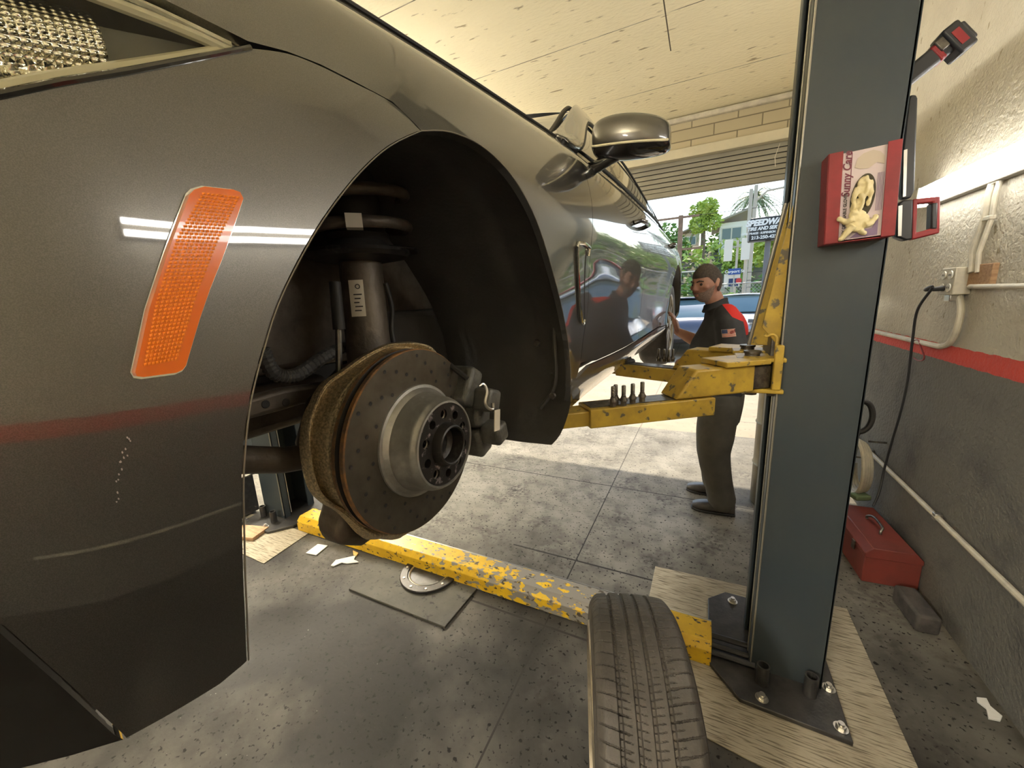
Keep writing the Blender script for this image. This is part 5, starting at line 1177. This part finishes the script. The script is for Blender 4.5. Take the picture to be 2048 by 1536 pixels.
def wxy(px, py, y): v = ony(px, py, y); return v
# the bank across the street, covered in shrubs
M['bank'] = mat('planted_bank', (.16, .14, .09), .9, 0, (.10, .11, .05), .6)
def bank(a, b):
    x = -30+120*a; t = b; return (x, 26+16*t, -.02+max(0, t-.05)*6.0+.5*math.sin(x*.21+t*3)*t)
struct('hill', MB().grid(bank, 60, 14), M['bank'])
struct('hill_top', MB().box((30, 62, 2.6), (130, 41, 6.0)), M['bank'])
mb = MB(); rnd = random.Random(3)
for i in range(150):
    a = rnd.random(); t = rnd.random(); x, y, z = bank((a*.62)+.12, t); leaf_cloud(mb, (x, y, z+.5), (1.7, 1.2, 1.1), 110, .26, rnd.choice((0, 0, 1)), rnd)
tag(mb.build('hillside_shrubs', [M['foliage'], M['foliage2']], None, smooth=0, recalc=False), 'dense green shrubs covering the bank across the street', 'shrubs', kind='stuff')
p = wxy(1408, 470, 34); tree('tree', 'bushy bright green tree standing above the bank left of the white house', (p.x, 34, 3.0), 5.0, 1.15, 1500, .17, M['foliage'])
p = wxy(1352, 480, 38); tree('tree', 'dark green tree just behind the wooden utility pole', (p.x-.6, 38, 3.0), 4.2, 1.7, 1500, .2, M['foliage2'])
p = wxy(1472, 485, 36); tree('tree', 'green tree in front of the white house, left of the sign', (p.x+.2, 33, 1.2), 3.2, 1.2, 1200, .18, M['foliage'])
p = wxy(1555, 520, 30); tree('tree', 'yellow-green tree right of the sign pole', (p.x+.3, 30, 1.4), 3.6, 1.8, 1800, .22, M['foliage'])
p = wxy(1455, 585, 19); tree('bush', 'small yellow-green bush in front of the chain-link fence', (p.x, 19.2, 0), 1.3, .5, 500, .10, M['foliage'], cat='bush', lobes=3)
def palm(label, x, y, base, h, r, n=34):
    t = thing('palm_tree', label, 'palm tree', (x, y, base)); rnd = random.Random(int(x*7+y))
    MB().tube([(0, 0, 0), (.1, 0, h*.5), (.05, 0, h)], [.22, .18, .16], 10).build('trunk', M['bark'], t)
    mb = MB()
    for i in range(n):
        a = rnd.uniform(0, 6.28); e = rnd.uniform(-.5, 1.2); L_ = r*rnd.uniform(.8, 1.1); d = Vector((math.cos(a), math.sin(a), 0)); P = []
        for k in range(7): s_ = k/6; P.append(Vector((.05, 0, h))+d*L_*s_*math.cos(e)+Vector((0, 0, L_*(s_*math.sin(e)-.75*s_*s_))))
        sd_ = Vector((-d.y, d.x, 0))
        for k in range(6):
            for q in range(3):
                b = P[k].lerp(P[k+1], q/3)
                for s in (-1, 1): mb.add([b, b+sd_*s*.32*(1-.1*k)+(P[k+1]-P[k])*.8-Vector((0, 0, .12)), b+(P[k+1]-P[k])*.30], [[0, 1, 2]])
    mb.build('fronds', M['palm'], t, smooth=0, recalc=False); return t
p = wxy(1507, 405, 50); palm('tall palm tree rising behind the black tyre shop sign', p.x, 50, 3, p.z-3+.5, 2.9, 60)
p = wxy(1405, 440, 48); palm('thin palm crown behind the bright green tree', p.x, 48, 4, p.z-4, 1.8, 24)
# white house on the hill
def house(label, px0, px1, pyt, y, zb, m, gable=True):
    a = wxy(px0, pyt, y); b = wxy(px1, pyt, y); w_ = (b.x-a.x); h = a.z-zb
    t = thing('house', label, 'house', ((a.x+b.x)/2, y, zb)); MB().box((0, 3, h/2), (w_, 6, h)).build('walls', m, t)
    rf = MB().prism([(-w_/2-.6, -.6, h-.1), (w_/2+.4, -.6, h+.9), (w_/2+.4, -.6, h+1.05), (-w_/2-.6, -.6, h+.05)], (0, 7, 0)).build('roof', mat('roof_grey', (.38, .34, .29), .8), t)
    WZ = h*.84
    f = MB().box((-w_*.10, -.03, WZ), (1.5, .08, 1.0)).build('window', M['white'], t)
    MB().box((-w_*.10-.36, -.08, WZ), (.62, .03, .82)).box((-w_*.10+.36, -.08, WZ), (.62, .03, .82)).build('pane', mat('window_pane', (.12, .18, .2), .1), f); return t
house('white two-storey house with a small window behind the black sign', 1441, 1500, 447, 38, 1.5, mat('house_white', (.86, .85, .82), .8))
house('low tan house behind the trees, left of the white house', 1366, 1398, 468, 52, 3.0, mat('house_tan', (.62, .48, .34), .8))
# shop sign on its pole
ys = 13.0
M['signblk'] = mat('sign_black', (.018, .018, .022), .35); M['signwhite'] = mat('sign_white', (.85, .85, .85), .5, emis=(1, 1, 1), estr=0)
s0 = ony(1502, 437, ys); s1 = ony(1571, 441, ys); s2 = ony(1502, 483, ys); sw_ = (s1.x-s0.x)*1.22; shh = s0.z-s2.z
sg = thing('shop_sign', 'black tyre shop sign board with white lettering on a tall pole across the forecourt', 'sign', (s0.x+sw_/2, ys, 0))
zc = (s0.z+s2.z)/2-.0
MB().box((0, .2, zc), (sw_, .4, shh)).build('sign_board', M['signblk'], sg, bevel=.02)
MB().box((-sw_/2-.012, .2, zc), (.02, .36, shh*.94)).build('sign_side', mat('sign_side_grey', (.20, .20, .20), .6), sg)
MB().tube([(-.02, .2, 0), (-.02, .2, zc-shh/2)], .07, 12).build('sign_pole', mat('pole_grey', (.16, .16, .17), .5), sg)
def stext(body, dx, dz, size, bold=.0, sh=0., sxx=1.0, name='sign_lettering'):
    mt = Matrix.Translation((dx, -.006, zc+dz)) @ frame((0, 0, 0), (1, 0, 0), (0, 0, 1)); return text_mesh(name, body, size, M['signwhite'], sg, mt, .004, sh, bold, sx=sxx)
stext('SPEEDWAY', -.13, shh*.27, shh*.34, .012, .25, .90)
stext('TIRE AND SERVICE', -.10, shh*.02, shh*.20, .006, .2, .90)
stext('\u00b7TIRES \u00b7 BRAKES \u00b7 SUSPENSION \u00b7 ALIGNMENT \u00b7 TOW\u00b7', .0, -shh*.17, shh*.125, .003, .1, .80)
stext('213-250-4254', -.12, -shh*.36, shh*.19, .004, 0, 1.0)
# utility and lamp poles with wires
def upole(label, px, pyt, y, r, arm_, m, lamp=False, cat='utility pole', name='utility_pole'):
    v = wxy(px, pyt, y); t = thing(name, label, cat, (v.x, y, 0)); MB().tube([(0, 0, 0), (0, 0, v.z)], [r*1.2, r], 12).build('pole', m, t)
    for dz, w_, l_ in arm_: MB().box((l_, 0, v.z+dz), (w_, .1, .1)).build('crossarm', m, t)
    if lamp: MB().tube([(0, 0, v.z-.8), (.5, 0, v.z-.35), (1.2, 0, v.z-.3)], .05, 8).build('lamp_bracket', m, t); MB().box((1.45, 0, v.z-.3), (.5, .2, .1)).build('lamp_head', m, t, bevel=.03)
    return t, v
M['polewood'] = mat('weathered_pole', (.30, .20, .14), .9, 0, (.22, .15, .11), 3); M['poleconc'] = mat('concrete_pole', (.50, .47, .40), .8)
t1, v1 = upole('wooden utility pole with one crossarm, nearest the car', 1362, 431, 24, .12, [(-.1, 2.1, -.15), (-1.75, 1.0, .6)], M['polewood'])
t2, v2 = upole('pale utility pole seen just left of the palm crown', 1503, 378, 22, .075, [], M['poleconc'])
t3, v3 = upole('taller dark utility pole with a street lamp beside the pale one', 1513, 370, 25, .085, [], M['poleconc'], True)
for i, (z0, z1, nm) in enumerate(((-.1, 2.2, 'highest overhead wire crossing in front of the bank'), (-3.2, 1.6, 'second overhead wire from the top'), (-3.6, 1.0, 'third overhead wire from the top'), (-3.95, .6, 'lowest overhead wire, just above the fence'))):
    zz = v1.z+z0; P = [(-12+1.5*k, 24-.0*k, zz+z1*.0+.012*((k-10)**2)*.15) for k in range(24)]
    tag(MB().tube(P, .013, 5).build('overhead_wire', M['blackp']), nm, 'wire')
tb_ = wxy(1480, 500, 20); sgn = thing('signal_back', 'pair of pale rectangular panels mounted on the pale pole below the sign', 'sign panel', (tb_.x, 21.6, 0))
for dx in (-.38, .32): MB().box((dx, 0, tb_.z+.15), (.35, .06, .95)).build('panel', M['white'], sgn, bevel=.01)
MB().box((0, .05, tb_.z+.3), (.9, .04, .05)).tube([(0, .1, 0), (0, .1, tb_.z+.6)], .05, 8).build('mount', M['poleconc'], sgn)
# street furniture across the road
y = 21.0; a = wxy(1457, 540, y); b = wxy(1481, 546, y)
t = thing('street_sign', 'small blue street sign with white letters above the notice board', 'street sign', ((a.x+b.x)/2, y, 0)); MB().box((0, 0, (a.z+b.z)/2), (b.x-a.x, .03, a.z-b.z+.10)).build('panel', mat('sign_blue', (.03, .08, .30), .4), t)
MB().tube([(0, .05, 0), (0, .05, a.z)], .03, 8).build('post', M['poleconc'], t)
text_mesh('lettering', 'Carport St', .18, M['signwhite'], t, Matrix.Translation((0, -.02, (a.z+b.z)/2))@frame((0, 0, 0), (1, 0, 0), (0, 0, 1)), .003, 0, .003)
a = wxy(1449, 548, y); b = wxy(1480, 573, y)
t = thing('notice_board', 'white and dark blue poster board on the wall across the street', 'poster board', ((a.x+b.x)/2, y+.3, 0)); w_ = b.x-a.x; h_ = a.z-b.z
MB().box((0, 0, (a.z+b.z)/2), (w_, .05, h_)).build('board', M['white'], t)
MB().box((w_*.1, -.03, b.z+h_*.34), (w_*.6, .02, h_*.6)).build('blue_panel', mat('poster_navy', (.03, .05, .14), .5), t)
MB().lathe([(0, .03), (h_*.2, .03), (h_*.2, 0)], (w_*.42, -.03, b.z+h_*.45), (0, -1, 0), 24).build('red_spot', mat('poster_red', (.6, .05, .05), .5), t)
MB().box((-.0, .05, b.z/2), (.08, .06, b.z)).build('post', M['poleconc'], t)
# fence
M['link'] = mat('chain_link', (.50, .48, .44), .5, .5); 
xa = wxy(1440, 575, 20).x; xb = xa+9
fn_ = thing('chain_link_fence', 'grey chain-link fence running along the far side of the forecourt', 'fence', ((xa+xb)/2, 20, 0))
mb = MB(); H_ = 1.85; w2 = (xb-xa)/2
for k in range(int(2*w2/.15)+14):
    x = -w2+k*.15
    for s in (-1, 1):
        x0_, x1_ = (x, x-H_) if s > 0 else (x-H_, x); 
        z0_, z1_ = 0, H_
        mb.tube([(max(-w2, min(w2, x0_)), 0, 0), (max(-w2, min(w2, x1_)), 0, H_)], .006, 4, cap=False)
mb.build('mesh', M['link'], fn_, smooth=0)
for k in range(5): MB().tube([(-w2+k*w2/2, 0, 0), (-w2+k*w2/2, 0, H_+.05)], .03, 8).build('fence_post', M['link'], fn_)
MB().tube([(-w2, 0, H_), (w2, 0, H_)], .025, 8).build('top_rail', M['link'], fn_)
M['lowwall'] = mat('low_block_wall', (.48, .42, .34), .85, 0, (.40, .35, .28), 2)
tag(MB().box((0, 21.5, .45), (26, .2, .9)).build('garden_wall', M['lowwall']), 'low tan block wall behind the parked cars across the forecourt', 'wall')
g = thing('white_gate', 'white framed gate standing left of the man across the forecourt', 'gate', (wxy(1372, 560, 19).x, 19, 0)); 
for x in (-.45, .45): MB().box((x, 0, 1.25), (.06, .06, 2.5)).build('gate_post', M['white'], g)
for z in (.3, 1.3, 2.45): MB().box((0, 0, z), (.9, .04, .05)).build('rail', M['white'], g)
# parked cars: lofted bodies with glass, lamps, wheels
def parked(label, x, y, rz, col, L_=4.5, H_=1.42, W_=1.75):
    t = thing('parked_car', label, 'car', (x, y, 0), rz); m = mat('parked_paint', col, .25, .3, coat=1)
    st_ = [(-.5, .45, .35, .62), (-.47, .40, .55, .86), (-.38, .33, .72, .95), (-.2, .28, .90, 1.0), (0, .26, .95, 1.0), (.25, .26, .97, 1.0), (.4, .30, .98, .97), (.47, .38, .90, .88), (.5, .48, .70, .7)]
    n = 20; vs = []
    for px_, z0, z1, ww in st_:
        for j in range(n):
            a = 2*PI*j/n; cx_, sy_ = math.cos(a), math.sin(a); vs.append((px_*L_, ww*W_/2*math.copysign(abs(cx_)**.35, cx_), (z0+z1)/2-.04+(z1-z0)/2*math.copysign(abs(sy_)**.5, sy_)))
    MB().add(vs, [[i*n+j, i*n+(j+1) % n, (i+1)*n+(j+1) % n, (i+1)*n+j] for i in range(len(st_)-1) for j in range(n)]+[list(range(n))[::-1], list(range((len(st_)-1)*n, len(st_)*n))]).build('body', m, t, smooth=50)
    cab = [(-.24, .88, .30), (-.10, H_*.97, .40), (.10, H_, .40), (.26, H_*.95, .39), (.40, .93, .34)]
    def cb(zf, wf, name, mm, par, sel):
        mb = MB(); vs = []
        for px_, z1, ww in cab: vs += [(px_*L_, -ww*W_*wf*1.12, .86), (px_*L_, -ww*W_*wf, z1*zf), (px_*L_, ww*W_*wf, z1*zf), (px_*L_, ww*W_*wf*1.12, .86)]
        fs = [[i*4+j, i*4+j+1, (i+1)*4+j+1, (i+1)*4+j] for i in range(4) for j in range(3)]+[[0, 1, 2, 3], [19, 18, 17, 16]]; mb.add(vs, fs); return mb.build(name, mm, par, smooth=60, bevel=.05, seg=3)
    cb(1.0, 1.0, 'glasshouse', mat('car_glass', (.16, .24, .25), .05, 0, coat=1), t, None)
    MB().grid(lambda a, b: ((-.115+.38*a)*L_, (-.385+.77*b)*W_, H_*(.985+.018*math.sin(PI*a))+.03*math.sin(PI*b)), 10, 8).build('roof', m, t, smooth=60).modifiers.new('t', 'SOLIDIFY').thickness = .03
    for px_ in (-.31, .31):
        for s in (-1, 1):
            wh = MB().lathe([(0, .09), (.19, .09), (.2, .11), (.31, .11), (.32, .08), (.32, -.08), (0, -.08)], (px_*L_, s*(W_/2-.10), .32), (0, s, 0), 28).build('wheel', M['tire'], t, smooth=40)
            MB().lathe([(0, .115), (.19, .112), (.2, .10)], (px_*L_, s*(W_/2-.10), .32), (0, s, 0), 20).build('wheel_cover', M['rim'], wh)
    for s in (-1, 1):
        MB().box((.478*L_, s*W_*.32, .76), (.12, .34, .14), rotz(-s*.25)).build('tail_lamp', mat('tail_lamp_red', (.45, .02, .03), .2, coat=1), t, bevel=.02)
        MB().box((-.465*L_, s*W_*.33, .64), (.16, .34, .13), rotz(s*.35)).build('head_lamp', M['steel'], t, bevel=.02)
    MB().box((0.0, 0, 0), (.01, .01, .01)) 
    return t
parked('dark grey sedan with red tail lamp parked outside, left of the man', -.75, 12.6, math.radians(-78), (.10, .11, .15))
parked('white sedan parked farthest out, directly behind the man', 1.25, 15.8, math.radians(78), (.70, .70, .68))
parked('silver-blue sedan parked outside just left of the lift column', 2.05, 9.9, math.radians(75), (.55, .60, .68))
p = wxy(1530, 590, 17); parked('bright red car parked by the sign pole, mostly hidden', p.x+2.0, 17.4, math.radians(88), (.65, .03, .03))
